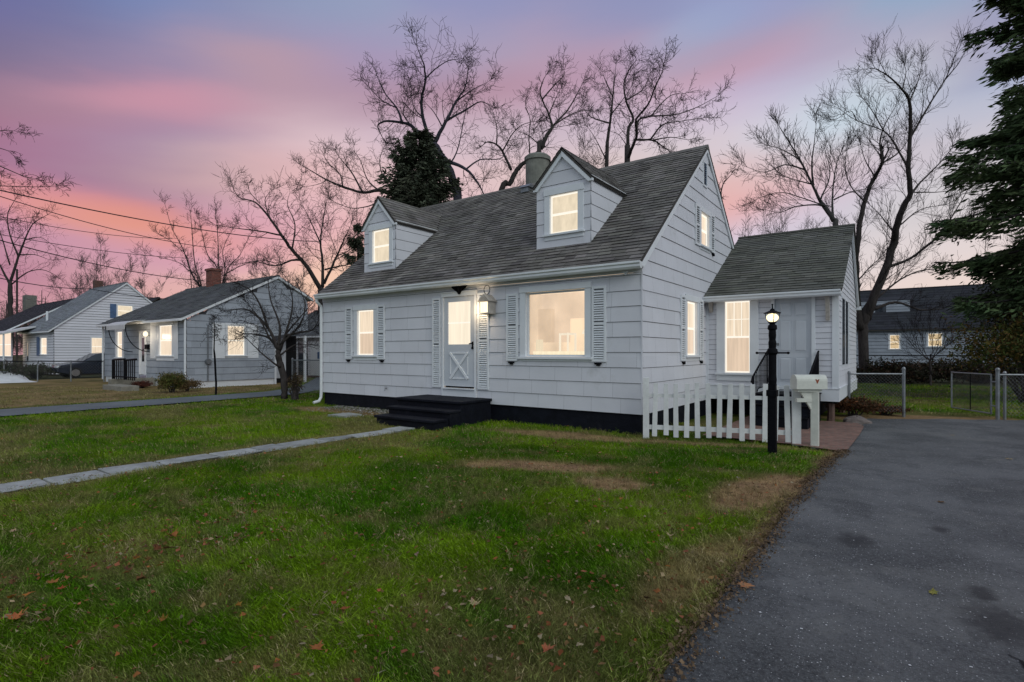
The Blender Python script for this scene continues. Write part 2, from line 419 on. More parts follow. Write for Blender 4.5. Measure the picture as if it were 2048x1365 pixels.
# --- front wall
WIN = dict(left=(-8.03, -7.36, 1.40, 2.60), door=(-4.87, -3.93, .66, 2.76), pic=(-2.55, -1.15, 1.39, 2.72))
ops = [(a-.004, b+.004, c-.002, d+.002) for a, b, c, d in (WIN['left'], WIN['pic'])] + [(-4.93, -3.87, .35, 2.83)]
a, b = MB(), MB(); lap_wall(a, b, front, .348, 2.93, lambda z: (XL, 0), .2835, ops, .016, .008, .03, .61)
a.build('front_wall', M['siding'], H); b.build('wall_backing', M['lap_shadow'], H)
m = MB(); m.box(XL-.0, 0.012, 0, .02, 2.935, 3.0, front); m.box(XL, 0.010, 0, .034, 3.008, 3.2, front); m.build('frieze_board', M['siding'], H)
MB().box(-.012, .014, .002, .018, .35, 2.93, front).build('corner_post', M['siding'], H)
# --- gable wall
def gx(z):
    t = max(0, (z-3.12+.05)/SL-.17+.02); t2 = 2*RY-t
    return (min(t, RY), max(min(t2, DEP), RY)) if z > 3.16 else (0.0, DEP)
GW = dict(low=(2.45, 3.14, 1.41, 2.61), up=(3.45, 4.07, 3.98, 4.76))
ops = [(a-.004, b+.004, c-.002, d+.002) for a, b, c, d in GW.values()]+[(3.65, 3.88, 5.44, 5.96)]
a, b = MB(), MB(); lap_wall(a, b, side, .348, 6.3, gx, .2835, ops, .016, .010, .03, .61)
a.build('gable_wall', M['siding'], H); b.build('gable_backing', M['lap_shadow'], H)
# far gable and rear, plain laps
lf = frame((XL, 0, 0), (0, 1, 0), (-1, 0, 0)); rf = frame((0, DEP, 0), (1, 0, 0), (0, 1, 0))
a, b = MB(), MB(); lap_wall(a, b, lf, .348, 6.3, gx, .2835); lap_wall(a, b, rf, .348, 3.05, lambda z: (XL, 0), .2835)
a.build('rear_wall', M['siding'], H); b.build('rear_backing', M['lap_shadow'], H)
# --- roof
def roofface(y0, y1, z0, z1, x0, x1, sgn=1):
    L = math.hypot(y1-y0, z1-z0); dy, dz = (y1-y0)/L, (z1-z0)/L
    nx = (0, -dz*sgn, dy*sgn)
    return (lambda u, v, n: (x0+u, y0+dy*v-dz*n*sgn, z0+dz*v+dy*n*sgn)), L, (lambda v: (0, x1-x0))
RX0, RX1 = XL-.04, .055
m = MB()
m.prism([(-.19, 3.035), (-.19, 3.10), (RY, RZ-.005), (DEP+.19, 3.10), (DEP+.19, 3.035), (RY, RZ-.075)], RX0+.01, RX1-.006, lambda y, z, w: (w, y, z))
R_ = m.build('roof', M['roof_edge'], H)
m = MB(); fn, L, uf = roofface(-.20, RY, 3.095, RZ, RX0, RX1); shingles(m, fn, L, uf, .128, .27, .012, .24)
fn2 = lambda u, v, n: (RX0+u, DEP+.2-(v*(RY+.2)/L), 3.095+v*(RZ-3.095)/L+n)
shingles(m, fn2, L, uf, .128, .27, .012, .24)
k = RX0
while k < RX1-.05:
    t = random.uniform(.8, 1.15); e = min(k+.3, RX1)
    m.hexa([(k, RY-.13, RZ-.10), (e, RY-.13, RZ-.10), (e, RY+.13, RZ-.10), (k, RY+.13, RZ-.10), (k, RY-.02, RZ+.022), (e, RY-.02, RZ+.018), (e, RY+.02, RZ+.018), (k, RY+.02, RZ+.022)], (t, t, t)); k += .3
m.build('shingles', M['shingle'], R_)
for x0, x1 in ((.012, .045), (XL-.03, XL-.004)):
    m = MB(); m.prism([(-.17, 3.02), (-.17, 3.09), (RY, RZ-.02), (RY, RZ-.16), (.0, 3.02)], x0, x1, lambda y, z, w: (w, y, z))
    m.prism([(DEP+.17, 3.02), (DEP+.0, 3.02), (RY+.001, RZ-.16), (RY+.001, RZ-.02), (DEP+.17, 3.09)], x0, x1, lambda y, z, w: (w, y, z)); m.build('rake_board', M['trim'], H)
m = MB()    # soffit and K gutter
m.box(RX0+.01, .05, .036, .17, 3.035, 3.05, front)
m.build('soffit', M['trim'], H)
m = MB(); prof = [(.172, 3.09), (.172, 2.975), (.235, 2.975), (.262, 3.01), (.262, 3.05), (.288, 3.07), (.288, 3.105), (.276, 3.105), (.276, 3.075), (.25, 3.055), (.25, 3.015), (.23, 2.99), (.184, 2.99), (.184, 3.09)]
m.prism(prof, RX0, .065, lambda n, z, w: (w, -n, z)); m.build('gutter', M['gutter'], H)
m = MB(); m.prism([(.17, 3.09), (.17, 2.975), (.235, 2.975), (.262, 3.01), (.262, 3.05), (.288, 3.07), (.288, 3.105)], .0655, .07, lambda n, z, w: (w, -n, z)); m.build('gutter_end', M['gutter'], H)
m = MB(); dp = [(XL+.0, -.21, 3.0), (XL-.0, -.20, 2.9), (XL-.0, -.065, 2.78), (XL-.0, -.06, 2.7), (XL, -.06, .32), (XL, -.07, .2), (XL, -.13, .10), (XL-.02, -.30, .06)]
m.tube(dp, .042, 8); m.build('downspout', M['gutter'], H, smooth=False)
# --- dormers
def dormer(x0, x1, glass, apex, ez):
    yf = .58; zb = roofz(yf); xc = (x0+x1)/2
    fr = frame((0, yf, 0), (1, 0, 0), (0, -1, 0))
    def gxx(z):
        if z <= ez: return (x0, x1)
        k = (apex-.08-z)/(apex-.08-ez); k = max(k, 0); return (xc-(xc-x0)*k, xc+(x1-xc)*k)
    a, b = MB(), MB()
    op = [(glass[0]-.004, glass[1]+.004, glass[2]-.002, glass[3]+.002)]
    lap_wall(a, b, fr, zb-.02, apex-.1, gxx, .27, op, .012, .008, .02)
    for X, nx in ((x1, 1), (x0, -1)):
        f2 = frame((X, yf, 0), (0, 1, 0), (nx, 0, 0))
        lap_wall(a, b, f2, zb-.02, ez+.0, lambda z: ((max(0, 0)), max(.0, (z-3.12)/SL-.17-yf+.0)+.02), .27, (), .012, .008, .02)
    m = a; d = m.build('dormer', M['siding'], H); b.build('dormer_backing', M['lap_shadow'], d)
    window(d, fr, *glass, cas=.13, up='pane_cream', lo='pane_cream', sub=True, proud=.028)
    # roof: two slopes running back into the main roof
    o = .07; rise = apex-ez; run = (x1-x0)/2+.0; sl = rise/run; L = math.hypot(run+o, (run+o)*sl)
    m = MB(); core = MB()
    for sg in (-1, 1):
        ze = ez-sl*o
        def fn(u, v, n, sg=sg, ze=ze):
            k = v/L; return (xc+sg*((run+o)*(1-k)) + sg*n*.6, yf-.075+u, ze+(apex-ze)*k+n*.8)
        def uf(v, ze=ze):
            z = ze+(apex-ze)*v/L; return (0, max(.05, (z-3.12)/SL-.17-(yf-.075)+.03))
        shingles(m, fn, L, uf, .125, .3, .008)
        yb0, yb1 = uf(0)[1], uf(L)[1]
        q = [(fn(0, 0, -.012)), (fn(yb0, 0, -.012)), (fn(yb1, L, -.012)), (fn(0, L, -.012))]
        q2 = [(fn(0, 0, -.05)), (fn(yb0, 0, -.05)), (fn(yb1, L, -.05)), (fn(0, L, -.05))]
        core.hexa(q2+q)
    rr = m.build('dormer_roof', M['shingle'], d); core.build('dormer_roof_deck', M['roof_edge'], d)
    m = MB(); w = .10     # white rake trim on the dormer face
    for sg in (-1, 1):
        X = lambda t: xc+sg*t
        m.prism([(X(run+o), ez-sl*o-.075), (X(run+o-.10), ez-sl*o-.075), (X(0), apex-.19), (X(0), apex-.055), (X(run+o), ez-sl*o-.03)], yf-.013, yf-.06-.01*sg, lambda x, z, w: (x, w, z))
        m.prism([(0, 0), (.0, -.055), (.02, -.055), (.02, 0)], 0, 1, lambda p, z, w, sg=sg: (xc+sg*(run+.012+p), yf+w*max(.2, ((ez-.05-3.12)/SL-.17-yf)), ez-.01+z))
    m.build('dormer_trim', M['trim'], d)
    return d
dormer(-2.66, -1.34, (-2.32, -1.63, 4.01, 4.84), 5.80, 5.12)
dormer(-8.47, -7.18, (-8.12, -7.42, 3.95, 4.85), 5.76, 5.04)
# --- windows and shutters
w0 = window(H, front, *WIN['left'], cas=.13)
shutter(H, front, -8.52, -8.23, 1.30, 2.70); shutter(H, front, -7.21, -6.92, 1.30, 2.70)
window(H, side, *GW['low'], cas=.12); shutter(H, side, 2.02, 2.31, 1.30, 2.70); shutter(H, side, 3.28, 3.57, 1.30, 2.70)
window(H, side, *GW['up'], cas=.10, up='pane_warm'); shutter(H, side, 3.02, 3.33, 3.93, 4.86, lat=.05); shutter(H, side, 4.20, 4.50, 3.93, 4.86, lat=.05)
m = MB(); m.box(3.61, 3.65, -.01, .03, 5.40, 6.0, side); m.box(3.88, 3.92, -.01, .03, 5.40, 6.0, side); m.box(3.651, 3.879, -.01, .03, 5.96, 6.0, side); m.box(3.651, 3.879, -.01, .03, 5.40, 5.44, side)
g = m.build('gable_vent', M['trim'], H)
m = MB(); z = 5.445
while z < 5.93: m.hexa([side(3.652, -.02, z+.035), side(3.878, -.02, z+.035), side(3.878, .02, z), side(3.652, .02, z), side(3.652, -.02, z+.042), side(3.878, -.02, z+.042), side(3.878, .02, z+.008), side(3.652, .02, z+.008)]); z += .05
m.build('vent_louvre', M['blue'], g); MB().box(3.652, 3.878, -.06, -.05, 5.44, 5.96, side).build('vent_dark', M['dark'], g)
# picture window and room behind; walls and furniture glow in place of room lamps
x0, x1, z0, z1 = WIN['pic']; m = MB(); c = .13
m.box(x0-c, x0, -.03, .035, z0, z1, front); m.box(x1, x1+c, -.03, .035, z0, z1, front)
m.box(x0-c-.01, x1+c+.01, -.03, .05, z1+.002, z1+.12, front); m.box(x0-c, x1+c, -.03, .031, z0-.09, z0-.002, front)
m.box(x0+.001, x0+.04, -.09, -.031, z0, z1, front); m.box(x1-.04, x1-.001, -.09, -.031, z0, z1, front)
m.box(x0+.041, x1-.041, -.09, -.031, z1-.04, z1-.001, front); m.box(x0+.041, x1-.041, -.09, -.031, z0+.001, z0+.04, front)
pw = m.build('picture_window', M['trim'], H)
MB().box(x0-c-.04, x1+c+.04, -.02, .075, z0-.05, z0-.003, front).build('sill', M['trim'], pw, bevel=.004)
gm, nt, bs = newmat('clear_pane'); N = nt.nodes
tr = N.new('ShaderNodeBsdfTransparent'); gl = N.new('ShaderNodeBsdfGlossy'); gl.inputs['Roughness'].default_value = .015
fres = N.new('ShaderNodeFresnel'); fres.inputs['IOR'].default_value = 1.6
mxs = N.new('ShaderNodeMixShader'); nt.links.new(fres.outputs[0], mxs.inputs[0]); nt.links.new(tr.outputs[0], mxs.inputs[1]); nt.links.new(gl.outputs[0], mxs.inputs[2])
nt.links.new(mxs.outputs[0], N['Material Output'].inputs['Surface']); M['clear'] = gm
MB().box(x0+.03, x1-.03, -.07, -.062, z0+.03, z1-.03, front).build('window_pane', M['clear'], pw)
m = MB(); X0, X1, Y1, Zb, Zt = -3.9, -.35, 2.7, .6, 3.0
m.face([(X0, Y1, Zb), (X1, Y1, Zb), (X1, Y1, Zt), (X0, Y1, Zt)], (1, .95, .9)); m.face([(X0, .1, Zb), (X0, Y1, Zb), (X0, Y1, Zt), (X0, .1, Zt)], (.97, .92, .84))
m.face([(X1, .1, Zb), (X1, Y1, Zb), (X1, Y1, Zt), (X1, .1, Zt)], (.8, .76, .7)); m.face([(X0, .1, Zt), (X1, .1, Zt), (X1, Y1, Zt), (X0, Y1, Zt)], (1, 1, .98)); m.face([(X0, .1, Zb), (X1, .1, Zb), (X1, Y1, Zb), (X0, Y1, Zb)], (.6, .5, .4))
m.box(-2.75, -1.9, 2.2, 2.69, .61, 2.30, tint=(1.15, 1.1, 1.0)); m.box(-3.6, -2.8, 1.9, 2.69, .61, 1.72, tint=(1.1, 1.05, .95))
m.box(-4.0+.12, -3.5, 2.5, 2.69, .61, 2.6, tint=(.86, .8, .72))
m.build('glowing_room', M['room'], pw)
m = MB()
m.box(-2.48, -1.22, .16, .24, 1.40, 1.50, tint=(1.15, 1.12, 1.0)); m.box(-2.5, -2.38, .3, .4, 1.45, 1.75, tint=(.95, .9, .8))
for k, x in enumerate((-2.05, -1.86, -1.68, -1.45, -1.30)): m.box(x, x+.03, .5, .54, 1.45, 1.86+.03*(k % 2))
m.box(-2.05, -1.65, .5, .54, 1.84, 1.88); m.box(-1.48, -1.27, .5, .54, 1.86, 1.90)
m.tube([(-1.60+.24*(1-math.cos(t*.35)), .7, 1.86+.16*math.sin(t*.35)) for t in range(9)], .013, 5)
m.build('room_furniture', M['room_pale'], pw)
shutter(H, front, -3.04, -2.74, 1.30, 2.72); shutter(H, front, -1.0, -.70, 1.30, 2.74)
# shutter hold-backs
for x, n, f_ in ((-8.38, .03, front), (-7.02, .03, front), (-2.9, .03, front), (-.86, .03, front), (2.2, .03, side), (3.44, .03, side), (4.4, .03, side)):
    zz = 1.27 if not (f_ is side and x > 4) else 3.9
    m = MB(); m.box(x-.08, x+.06, .01, .05, zz-.02, zz+.012, f_); m.box(x-.03, x+.03, .01, .06, zz-.05, zz-.0205, f_); m.build('shutter_latch', M['black_iron'], H)
# --- front door
x0, x1, z0, z1 = WIN['door']; m = MB()
m.box(x0-.055, x0, -.05, .04, .36, z1+.0, front); m.box(x1, x1+.055, -.05, .04, .36, z1, front)
m.box(x0-.055, x1+.055, -.05, .045, z1+.002, z1+.09, front); m.box(x0-.07, x1+.07, -.0, .065, z1+.092, z1+.112, front)
m.box(x0+.001, x1-.001, -.05, .03, .37, .635, front); m.box(x0+.001, x1-.001, -.05, .075, .636, .66, front)
m.build('door_frame', M['trim'], H)
gx0, gx1, gz0, gz1 = -4.74, -4.06, 1.66, 2.64
m = MB(); a, b, c, d = x0+.006, x1-.006, .70, z1-.006
m.box(a, gx0, -.03, .012, c, d, front); m.box(gx1, b, -.03, .012, c, d, front); m.box(gx0+.0005, gx1-.0005, -.03, .0115, gz1, d, front); m.box(gx0+.0005, gx1-.0005, -.03, .0115, c, gz0, front)
D = m.build('front_door', M['door'], H)
m = MB(); m.box(gx0, gx1, -.028, -.012, gz0, gz1, front); m.build('window_pane', M['pane_door'] if 'pane_door' in M else M['pane_warm'], D)
m = MB(); m.box(gx0+.0, gx1, -.011, .002, 2.14, 2.17, front); m.build('glazing_bar', M['sash_glow'], D)
m = MB(); f1 = front       # crossbuck: raised X with four framed triangles
cx_, cz_ = -4.40, 1.17; hw, hh = .27, .30
def bar(p, q, w, n0=.012, n1=.03):
    p = Vector((p[0], 0, p[1])); q = Vector((q[0], 0, q[1])); d = (q-p).normalized(); s_ = Vector((-d.z, 0, d.x))*w/2
    c = [p-s_, q-s_, q+s_, p+s_]
    m.hexa([front(v.x, n0, v.z) for v in c]+[front(v.x, n1, v.z) for v in c])
bar((cx_-hw, cz_-hh), (cx_+hw, cz_+hh), .055, .012, .034); bar((cx_-hw, cz_+hh), (cx_+hw, cz_-hh), .055, .012, .038)
for (p, q) in (((-.19, .29), (.19, .29)), ((-.19, -.29), (.19, -.29)), ((-.26, -.2), (-.26, .2)), ((.26, -.2), (.26, .2))): bar((cx_+p[0], cz_+p[1]), (cx_+q[0], cz_+q[1]), .03, .012, .026)
m.build('crossbuck', M['trim'], D)
m = MB(); m.box(-4.01, -3.97, .012, .022, 1.55, 1.72, front); m.tube([front(-3.99, .02, 1.69), front(-3.99, .06, 1.68), front(-4.05, .07, 1.67)], .014, 6); m.tube([front(-3.99, .02, 1.58), front(-3.99, .05, 1.575)], .02, 8)
m.build('handle', M['black_iron'], D)
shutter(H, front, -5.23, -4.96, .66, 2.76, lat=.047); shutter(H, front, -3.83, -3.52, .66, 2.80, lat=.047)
m = MB(); m.tube([front(-6.86, .0, .56), front(-6.86, .07, .55), front(-6.86, .085, .51)], .014, 6); m.lathe(front(-6.86, .05, .59), [(.0, 0), (.03, .0), (.03, .012), (0, .012)], 8); m.build('hose_tap', M['metal_grey'], H)
m = MB(); m.box(-.33, -.25, .05, .09, 2.925, 2.96, front); m.lathe(front(-.29, .07, 2.90), [(.0, 0), (.02, 0), (.03, .03), (0, .03)], 8); m.build('soffit_sensor', M['trim'], H)
# --- steps in navy paint
m = MB(); m.box(-5.38, -3.48, -1.0, .015, -.2, .415); m.box(-5.42, -3.44, -1.05, .012, .416, .47)
m.box(-5.22, -3.42, -1.38, -1.0005, -.2, .26); m.box(-5.24, -3.40, -1.43, -1.051, .261, .315)
m.box(-5.14, -3.46, -1.78, -1.3805, -.2, .11); m.box(-5.17, -3.43, -1.83, -1.431, .111, .165)
m.build('front_steps', M['navy'], H, bevel=.012)
# --- chimney, vent
m = MB(); m.lathe((-5.12, 4.35, 5.6), [(.36, 0), (.36, 1.62), (.40, 1.63), (.40, 1.74), (.33, 1.80), (.16, 1.802), (.16, 1.85), (0.001, 1.85)], 28)
c_ = m.build('chimney', M['chimney'], R_, smooth=False)
m = MB(); y = 3.50; m.box(-5.06, -4.80, y-.12, y+.12, roofz(y)-.05, roofz(y)+.10); m.prism([(-.17, .08), (.17, .08), (.0, .2)], -5.1, -4.76, lambda a, b, w: (w, y+a, roofz(y)+b)); m.build('roof_vent', M['metal_grey'], R_)
# --- wing
WX, WY, WB, WRY, WRZ = 2.71, 3.9, 9.14, 7.0, 4.74
wf = frame((0, WY, 0), (1, 0, 0), (0, -1, 0)); ws = frame((WX, 0, 0), (0, 1, 0), (1, 0, 0)); wb_ = frame((0, WB, 0), (1, 0, 0), (0, 1, 0))
ww = (.43, .99, 1.0, 2.67); wd = (1.50, 2.23, .74, 2.73)
sl1 = (WRZ-2.80)/(WRY-(WY-.24)); 
def wgx(z):
    if z < 2.84: return (WY, WB)
    a = WY-.24+(z-2.80)/sl1+.06; s2 = (WRZ-2.9)/(WB+.1-WRY); b = WB+.1-(z-2.9)/s2-.06
    return (min(max(a, WY), WRY), max(min(b, WB), WRY))
a, b = MB(), MB(); lap_wall(a, b, wf, .72, 2.80, lambda z: (0.0, WX-.10), .118, [(.424, .994+.002, .998, 2.672), (wd[0]-.07, wd[1]+.07, .5, 2.8)], .012, .006, .03)
sw = [(4.72, 5.12, 1.20, 2.68), (5.55, 5.95, 1.20, 2.68)]
lap_wall(a, b, ws, .72, 4.66, lambda z: ((wgx(z)[0]+(.10 if z < 2.84 else 0)), wgx(z)[1]), .118, [(p-.004, q+.004, r-.002, s_+.002) for p, q, r, s_ in sw], .012, .006, .03)
lap_wall(a, b, wb_, .72, 2.85, lambda z: (0, WX), .118)
a.build('wing_wall', M['siding'], H); b.build('wing_backing', M['lap_shadow'], H)
m = MB(); m.box(WX-.10, WX+.02, 0, .024, .70, 2.82, wf); m.box(WY-.0, WY+.10, .0, .022, .70, 2.82, ws)
m.box(0, WX+.03, 0, .03, .44, .70, wf); m.box(0, WX+.045, 0, .045, .7005, .72, wf); m.box(WY-.028, WB, 0, .028, .44, .70, ws); m.box(WY-.043, WB, 0, .043, .7005, .72, ws)
m.box(.0, .06, 0, .02, .72, 2.8, wf)
m.build('wing_trim', M['trim'], H)
m = MB(); m.box(0.02, WX-.02, WY+.03, WB-.05, .40, .46); m.box(.05, WX-.5, WY+.7, WB-.2, -.2, .42); m.build('crawl_space', M['dark'], H)
for x, y in ((WX-.14, WY+.14), (WX-.14, WY+2.6), (WX-.14, WB-.3)):
    m = MB(); m.tube([(x, y, -.1), (x+.01, y, .2), (x, y, .45)], [.085, .07, .075], 7); m.build('wing_post', M['brown_wood'], H)
window(H, wf, *ww, cas=.18, grid=(3, 2), up='pane_warm', proud=.035)
for s4 in sw:
    window(H, ws, *s4, cas=.05, up='dark_glass', lo='dark_glass', depth=-.016, proud=.018, smat='dark_glass', sill=False)
shutter(H, ws, 6.02, 6.26, 1.2, 2.68, lat=.09)
# six-panel door
x0, x1, z0, z1 = wd; m = MB()
m.box(x0-.07, x0, -.05, .035, .72, 2.79, wf); m.box(x1, x1+.07, -.05, .035, .72, 2.79, wf); m.box(x0-.0, x1, -.05, .034, z1+.002, 2.79, wf); m.box(x0-.07, x1+.07, -.05, .08, .665, .7185, wf)
m.build('door_frame', M['trim'], H)
m = MB(); m.box(x0+.003, x1-.003, -.045, -.02, .722, z1-.002, wf)
W_ = x1-x0; px = [(x0+.10, x0+W_/2-.035), (x0+W_/2+.035, x1-.10)]; pz = [(.86, 1.36), (1.50, 2.18), (2.28, 2.58)]
for a, b in px:
    for c, d in pz:
        m.hexa([wf(a, -.02, c), wf(b, -.02, c), wf(b, -.02, d), wf(a, -.02, d), wf(a+.03, -.008, c+.03), wf(b-.03, -.008, c+.03), wf(b-.03, -.008, d-.03), wf(a+.03, -.008, d-.03)])
        for q in ((a-.012, a-.002, c-.012, d+.012), (b+.002, b+.012, c-.012, d+.012), (a-.0015, b+.0015, d+.002, d+.012), (a-.0015, b+.0015, c-.012, c-.002)): m.box(q[0], q[1], -.0195, -.012, q[2], q[3], wf)
D2 = m.build('side_door', M['door'], H)
m = MB(); m.tube([wf(x0+.06, -.02, 1.66), wf(x0+.06, .0, 1.66), wf(x0+.06, .02, 1.66)], [.032, .032, .024], 10); m.tube([wf(x0+.06, -.02, 1.48), wf(x0+.06, .03, 1.48), wf(x0+.06, .07, 1.48)], [.02, .03, .028], 10); m.build('handle', M['metal_grey'], D2)
# wing roof
m = MB(); m.prism([(WY-.22, 2.735), (WY-.22, 2.785), (WRY, WRZ-.01), (WB+.08, 2.89), (WB+.08, 2.83), (WRY, WRZ-.08)], .018, WX+.09, lambda y, z, w: (w, y, z))
wr = m.build('wing_roof', M['roof_edge'], H)
m = MB(); yA, zA = WY-.24, 2.79; L = math.hypot(WRY-yA, WRZ-zA)
fn = lambda u, v, n: (.016+u, yA+(WRY-yA)*v/L-n*.5, zA+(WRZ-zA)*v/L+n*.86); shingles(m, fn, L, lambda v: (0, WX+.10), .135, .32, .011, .17)
L2 = math.hypot(WB+.1-WRY, WRZ-2.88); fn = lambda u, v, n: (.016+u, WB+.1-(WB+.1-WRY)*v/L2+n*.6, 2.88+(WRZ-2.88)*v/L2+n*.8); shingles(m, fn, L2, lambda v: (0, WX+.10), .135, .32, .01)
m.box(.016, WX+.115, WRY-.09, WRY+.09, WRZ-.03, WRZ+.012); m.build('shingles', M['shingle_green'], wr)
m = MB(); m.prism([(WY-.2, 2.70), (WY-.2, 2.765), (WRY, WRZ-.03), (WRY, WRZ-.15), (WY+.05, 2.70)], WX+.024, WX+.075, lambda y, z, w: (w, y, z)); m.prism([(WB+.06, 2.80), (WB-.1, 2.80), (WRY+.001, WRZ-.15), (WRY+.001, WRZ-.03), (WB+.06, 2.86)], WX+.024, WX+.075, lambda y, z, w: (w, y, z))
m.prism([(WB+.02, 2.80), (WB+.02, 2.7), (WB+.2, 2.7), (WB+.2, 2.8)], WX-.1, WX+.12, lambda y, z, w: (w, y, z)); m.build('wing_rake_board', M['trim'], H)
m = MB(); prof2 = [(n-.0, z-.325) for n, z in prof]; m.prism([(n+.07-.02, z) for n, z in prof2], .02, WX+.08, lambda n, z, w: (w, WY-n, z)); m.box(.02, WX+.02, .03, .22, 2.715, 2.73, wf); m.build('wing_gutter', M['gutter'], H)
for x, ln in ((.10, .28), (2.50, .55)):
    m = MB(); m.hexa([wf(x, .03, 2.71-ln), wf(x+.07, .03, 2.71-ln), wf(x+.07, .09, 2.70-ln), wf(x, .09, 2.70-ln), wf(x, .03, 2.71), wf(x+.07, .03, 2.71), wf(x+.07, .20, 2.71), wf(x, .20, 2.71)]); m.build('eave_bracket', M['tin'], H)
# wing steps and iron handrails
m = MB(); m.box(1.32, 2.40, 2.85, WY-.035, -.2, .60); m.box(1.34, 2.38, 2.55, 2.8495, -.2, .40); m.box(1.36, 2.36, 2.27, 2.5495, -.2, .20)
st = m.build('side_steps', M['navy'], H, bevel=.008)
m = MB(); m.box(1.30, 2.42, 2.83, WY-.035, .601, .622); m.box(1.33, 2.39, 2.53, 2.829, .401, .418); m.box(1.35, 2.37, 2.25, 2.529, .201, .218); m.build('tread', M['black_iron'], st)
for x in (1.36, 2.36):
    m = MB(); T = [(x, WY-.04, 1.50), (x, 2.95, 1.18), (x, 2.42, .98), (x, 2.30, .88)]; Bt = [(x, WY-.04, .74), (x, 2.9, .72), (x, 2.42, .35)]
    m.tube(T, .02, 8); m.tube(Bt, .01, 6); m.tube([(x, 2.42, .2), (x, 2.42, .98)], .016, 6); m.tube([(x, WY-.06, .6), (x, WY-.06, 1.49)], .016, 6)
    for k in range(11):
        y = 2.52+(WY-.14-2.52)*k/10
        zt = 1.18+(y-2.95)*(.32/.91) if y > 2.95 else .98+(y-2.42)*(.20/.53)
        zb = .72 if y > 2.9 else .35+(y-2.42)*(.37/.48)
        m.tube([(x, y, zb), (x, y, zt)], .0085, 5)
    m.build('handrail', M['black_iron'], H)

# ---- ornament and lantern on the front wall
m = MB()
wing_ = [(-.23, .07), (-.17, .095), (-.05, .085), (0, .075), (.05, .085), (.16, .10), (.24, .075), (.18, .03), (.10, -.02), (.05, -.06), (.02, -.105), (-.02, -.105), (-.05, -.06), (-.11, -.02), (-.18, .02)]
m.prism(wing_, .0, .03, lambda a, b, w: front(-4.35+a, .052+w, 2.905+b-.0))
for sg in (-1, 1):
    for k in range(4): m.tube([front(-4.35+sg*(.04+.03*k), .085, 2.90-.03*(3-k)*.5), front(-4.35+sg*(.12+.03*k), .088, 2.96+.003*k)], .009, 5)
m.tube([front(-4.35, .085, 2.84), front(-4.35, .10, 2.92), front(-4.34, .11, 2.965), front(-4.31, .115, 2.98)], [.02, .035, .02, .008], 7)
o = m.build('eagle_ornament', M['black_iron'], None, origin=(-4.35, -.05, 2.9)); tag(o, 'black metal spread-wing ornament mounted above the front door', 'ornament')
LN = empty('wall_lantern', (-3.45, -.16, 2.33), 'lit pale tin lantern with pointed roof and ring handle beside the front door', 'lantern')
def lf_(a, b, c): return Vector((-3.45+a, -.16+b, 2.33+c))
m = MB(); w = .125
m.prism([(-.16, 0), (.16, 0), (0, .15)], -.15, .15, lambda a, b, wq: lf_(a, wq, .25+b)); m.box(-.15, .15, -.14, .14, .235, .2495, lambda a, b, c: lf_(a, b, c)); m.box(-w, w, -w, w, -.02, .0, lambda a, b, c: lf_(a, b, c))
for a in (-w, w-.02):
    for b in (-w, w-.02): m.box(a, a+.02, b, b+.02, .001, .234, lambda p, q, r: lf_(p, q, r))
m.box(w-.019, w-.001, -w+.021, w-.021, .001, .234, lambda p, q, r: lf_(p, q, r))
m.box(-w+.021, w-.021, w-.015, w+.035, .001, .234, lambda p, q, r: lf_(p, q, r))
m.build('lantern_body', M['tin'], LN)
m = MB(); m.box(-w+.003, -w+.012, -w+.021, w-.021, .002, .233, lambda p, q, r: lf_(p, q, r)); m.box(-w+.021, w-.021, -w+.003, -w+.012, .002, .233, lambda p, q, r: lf_(p, q, r)); m.build('lantern_glass', M['lamp_glass'], LN)
m = MB(); m.tube([lf_(.10*math.sin(t*.55)*.8, -.02, .40+.10*(1-math.cos(t*.55))) for t in range(12)], .008, 5); m.build('ring', M['black_iron'], LN)

# ---- lamp post
lp = (2.29, -.70, 0); LP = empty('lamp_post', lp, 'lit black lamp post with a crossbar in front of the white picket fence', 'lamp post')
m = MB(); X, Y = lp[0], lp[1]
m.box(X-.055, X+.055, Y-.055, Y+.055, -.2, .84); m.box(X-.07, X+.07, Y-.07, Y+.07, .8405, .93); m.box(X-.05, X+.05, Y-.05, Y+.05, .9305, 1.02)
m.lathe((X, Y, 1.0205), [(.055, 0), (.06, .05), (.055, .12), (.055, .42), (.075, .45), (.07, .50), (.05, .52), (.055, .60), (.045, .64), (.052, .70), (.048, .78), (.065, .80), (.06, .85), (.035, .87)], 14)
m.build('post', M['black_iron'], LP)
m = MB(); cb = [(X-.8*.26, Y+.59*.0, 1.47), (X+.8*.26, Y, 1.47)]; m.tube(cb, .011, 7)
for p in cb: m.lathe((p[0], p[1], p[2]-.02), [(.001, 0), (.018, .008), (.022, .02), (.018, .032), (.001, .04)], 8)
m.build('crossbar', M['black_iron'], LP)
m = MB(); m.lathe((X, Y, 1.885), [(.03, 0), (.048, .02), (.05, .035)], 12)
for k in range(4):
    an = k*math.pi/2+.4; m.tube([(X+.05*math.cos(an), Y+.05*math.sin(an), 1.91), (X+.088*math.cos(an), Y+.088*math.sin(an), 1.99), (X+.095*math.cos(an), Y+.095*math.sin(an), 2.05)], .005, 4)
m.lathe((X, Y, 2.045), [(.115, 0), (.12, .008), (.07, .028), (.035, .045), (.025, .065), (.01, .075), (.008, .12), (.014, .125), (.014, .135), (.001, .14)], 16)
m.build('lantern_frame', M['black_iron'], LP)
m = MB(); m.lathe((X, Y, 1.925), [(.02, 0), (.055, .010), (.078, .035), (.085, .06), (.078, .085), (.05, .112), (.001, .122)], 18); gb = m.build('globe', M['bulb'], LP, smooth=True)

